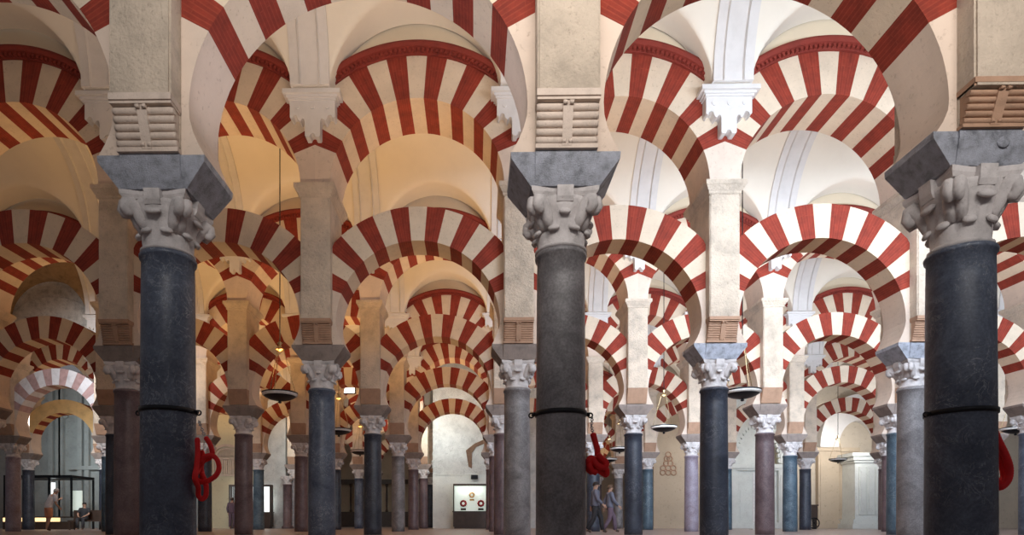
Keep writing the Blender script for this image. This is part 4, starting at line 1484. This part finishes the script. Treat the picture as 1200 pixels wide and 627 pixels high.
WARM = (1.0, 0.59, 0.235)
DIM = (1.0, 0.62, 0.34)
COOL = (0.74, 0.85, 1.0)
UP = (PI, 0, 0)
for k in range(1, 6):
    yc = Y(k) + D / 2
    xl = XU(-40, Y(k + 1)); xr = XU(1240, Y(k + 1))
    xa, xm = XU(190, Y(k + 1)), 1.0
    area('uplight_far_left', ((xl + xa) / 2, yc, 4.0), UP, xa - xl, 0.5, (2.6 if k == 1 else 2.3) * (xa - xl), DIM, 140)
    area('uplight_warm', ((xa + xm) / 2, yc, 4.0), UP, xm - xa, 0.5, (13 if k == 1 else 19) * (xm - xa), (1.0, 0.71, 0.47) if k == 1 else WARM, 115 if k == 1 else 140)
    area('uplight_mild', ((xr + xm) / 2, yc, 4.0), UP, xr - xm, 0.5, (7 if k < 5 else 10) * (xr - xm), (0.94, 0.94, 0.94), 100)
    # floods behind the piers of row k facing the next row, right half only
    fz, fa, fp = {1: (6.0, 84, 49), 2: (6.0, 86, 42), 3: (4.8, 92, 26), 4: (5.0, 90, 7), 5: (5.0, 90, 3)}[k]
    area('flood_cool', ((xr + xm + 2) / 2, Y(k) + 0.7, fz), (R_(fa), 0, 0), xr - xm - 2, 0.5, fp * (xr - xm), COOL, 130)
    # unseen uplights added for the soffits: on lower arch crowns and floating in the openings
    if k == 1:
        for j in ROWS[1][1]:
            area('soffit_uplight', (X(j) + HB, Y(1), 3.95), UP, 2.4, 0.3, 14.0 if j == 0 else 7.0, (0.92, 0.90, 1.0) if j == 0 else (1.0, 0.93, 0.90), 150)
    if k > 1:
        for j in ROWS[k][1]:
            xc = X(j) + HB
            lf = U(xc, Y(k)) < 190
            area('soffit_uplight', (xc, Y(k), 6.47), UP, 1.7, 0.25, 2.0 if lf else 4.0, WARM, 150)
            area('soffit_uplight', (xc, Y(k), 3.95), UP, 2.4, 0.3, 1.6 if lf else 2.6, WARM, 120)
area('front_row_fill', (1.6, 1.4, 5.0), (R_(98), 0, 0), 8.5, 0.8, 185, (1.0, 0.95, 0.90), 100)  # added fill, out of view above the camera, brightens the front row
# spots in the last nave, each turned to the back wall
for u, z, pw, colr, wd in ((506, 5.8, 105, (0.95, 1.0, 0.98), 2.6), (330, 5.2, 40, (0.93, 1.0, 1.0), 1.6), (60, 5.5, 110, (0.8, 0.95, 1.0), 3.0), (1015, 5.2, 95, (1.0, 0.98, 0.94), 2.2), (850, 4.6, 25, (1.0, 0.97, 0.92), 3)):
    area('wall_spot', (XU(u, Y(5) + 2.2), Y(5) + 2.2, z), (R_(86), 0, 0), wd, 0.5, pw, colr, 110)
area('chapel_light', (XU(70, Y(3) + 1.5), Y(3) + 1.2, 6.2), (R_(84), 0, 0), 3.5, 0.4, 120, (0.92, 0.96, 1.0), 90)
area('chapel_light', (XU(55, Y(4) + 0.5), Y(4) + 0.45, 4.6), (R_(70), 0, 0), 1.5, 0.4, 130, (0.92, 0.96, 1.0), 110)  # added unseen light behind the fourth row, brightens the person at the booth
area('case_light', (XU(551, YW - 0.6), YW - 0.68, 2.35), (R_(60), 0, 0), 1.6, 0.05, 5, (0.95, 1.0, 0.95))
area('gap_light', (XU(715, Y(5) + 3), Y(6) + 3, 3.4), UP, 6, 0.5, 160, WARM)
area('gap_light', (XU(430, Y(5) + 3), Y(6) + 3, 3.4), UP, 6, 0.5, 60, (1, 0.8, 0.6))

# ------------------------------------------------------------------ camera and view
cam = bpy.data.cameras.new('camera')
co = bpy.data.objects.new('camera', cam)
COL.objects.link(co)
co.location = (0, 0, CAMZ)
co.rotation_euler = (PI / 2, 0, YAW)
cam.sensor_width = 36
cam.lens = 21.6
cam.shift_x = (600 - 545.38) / 1200
cam.shift_y = (612 - 313.5) / 1200
cam.clip_end = 200
S.camera = co
S.view_settings.view_transform = 'Standard'
S.view_settings.look = 'None'
S.view_settings.exposure = 0.0
S.view_settings.gamma = 1.0
S.view_settings.use_curve_mapping = False
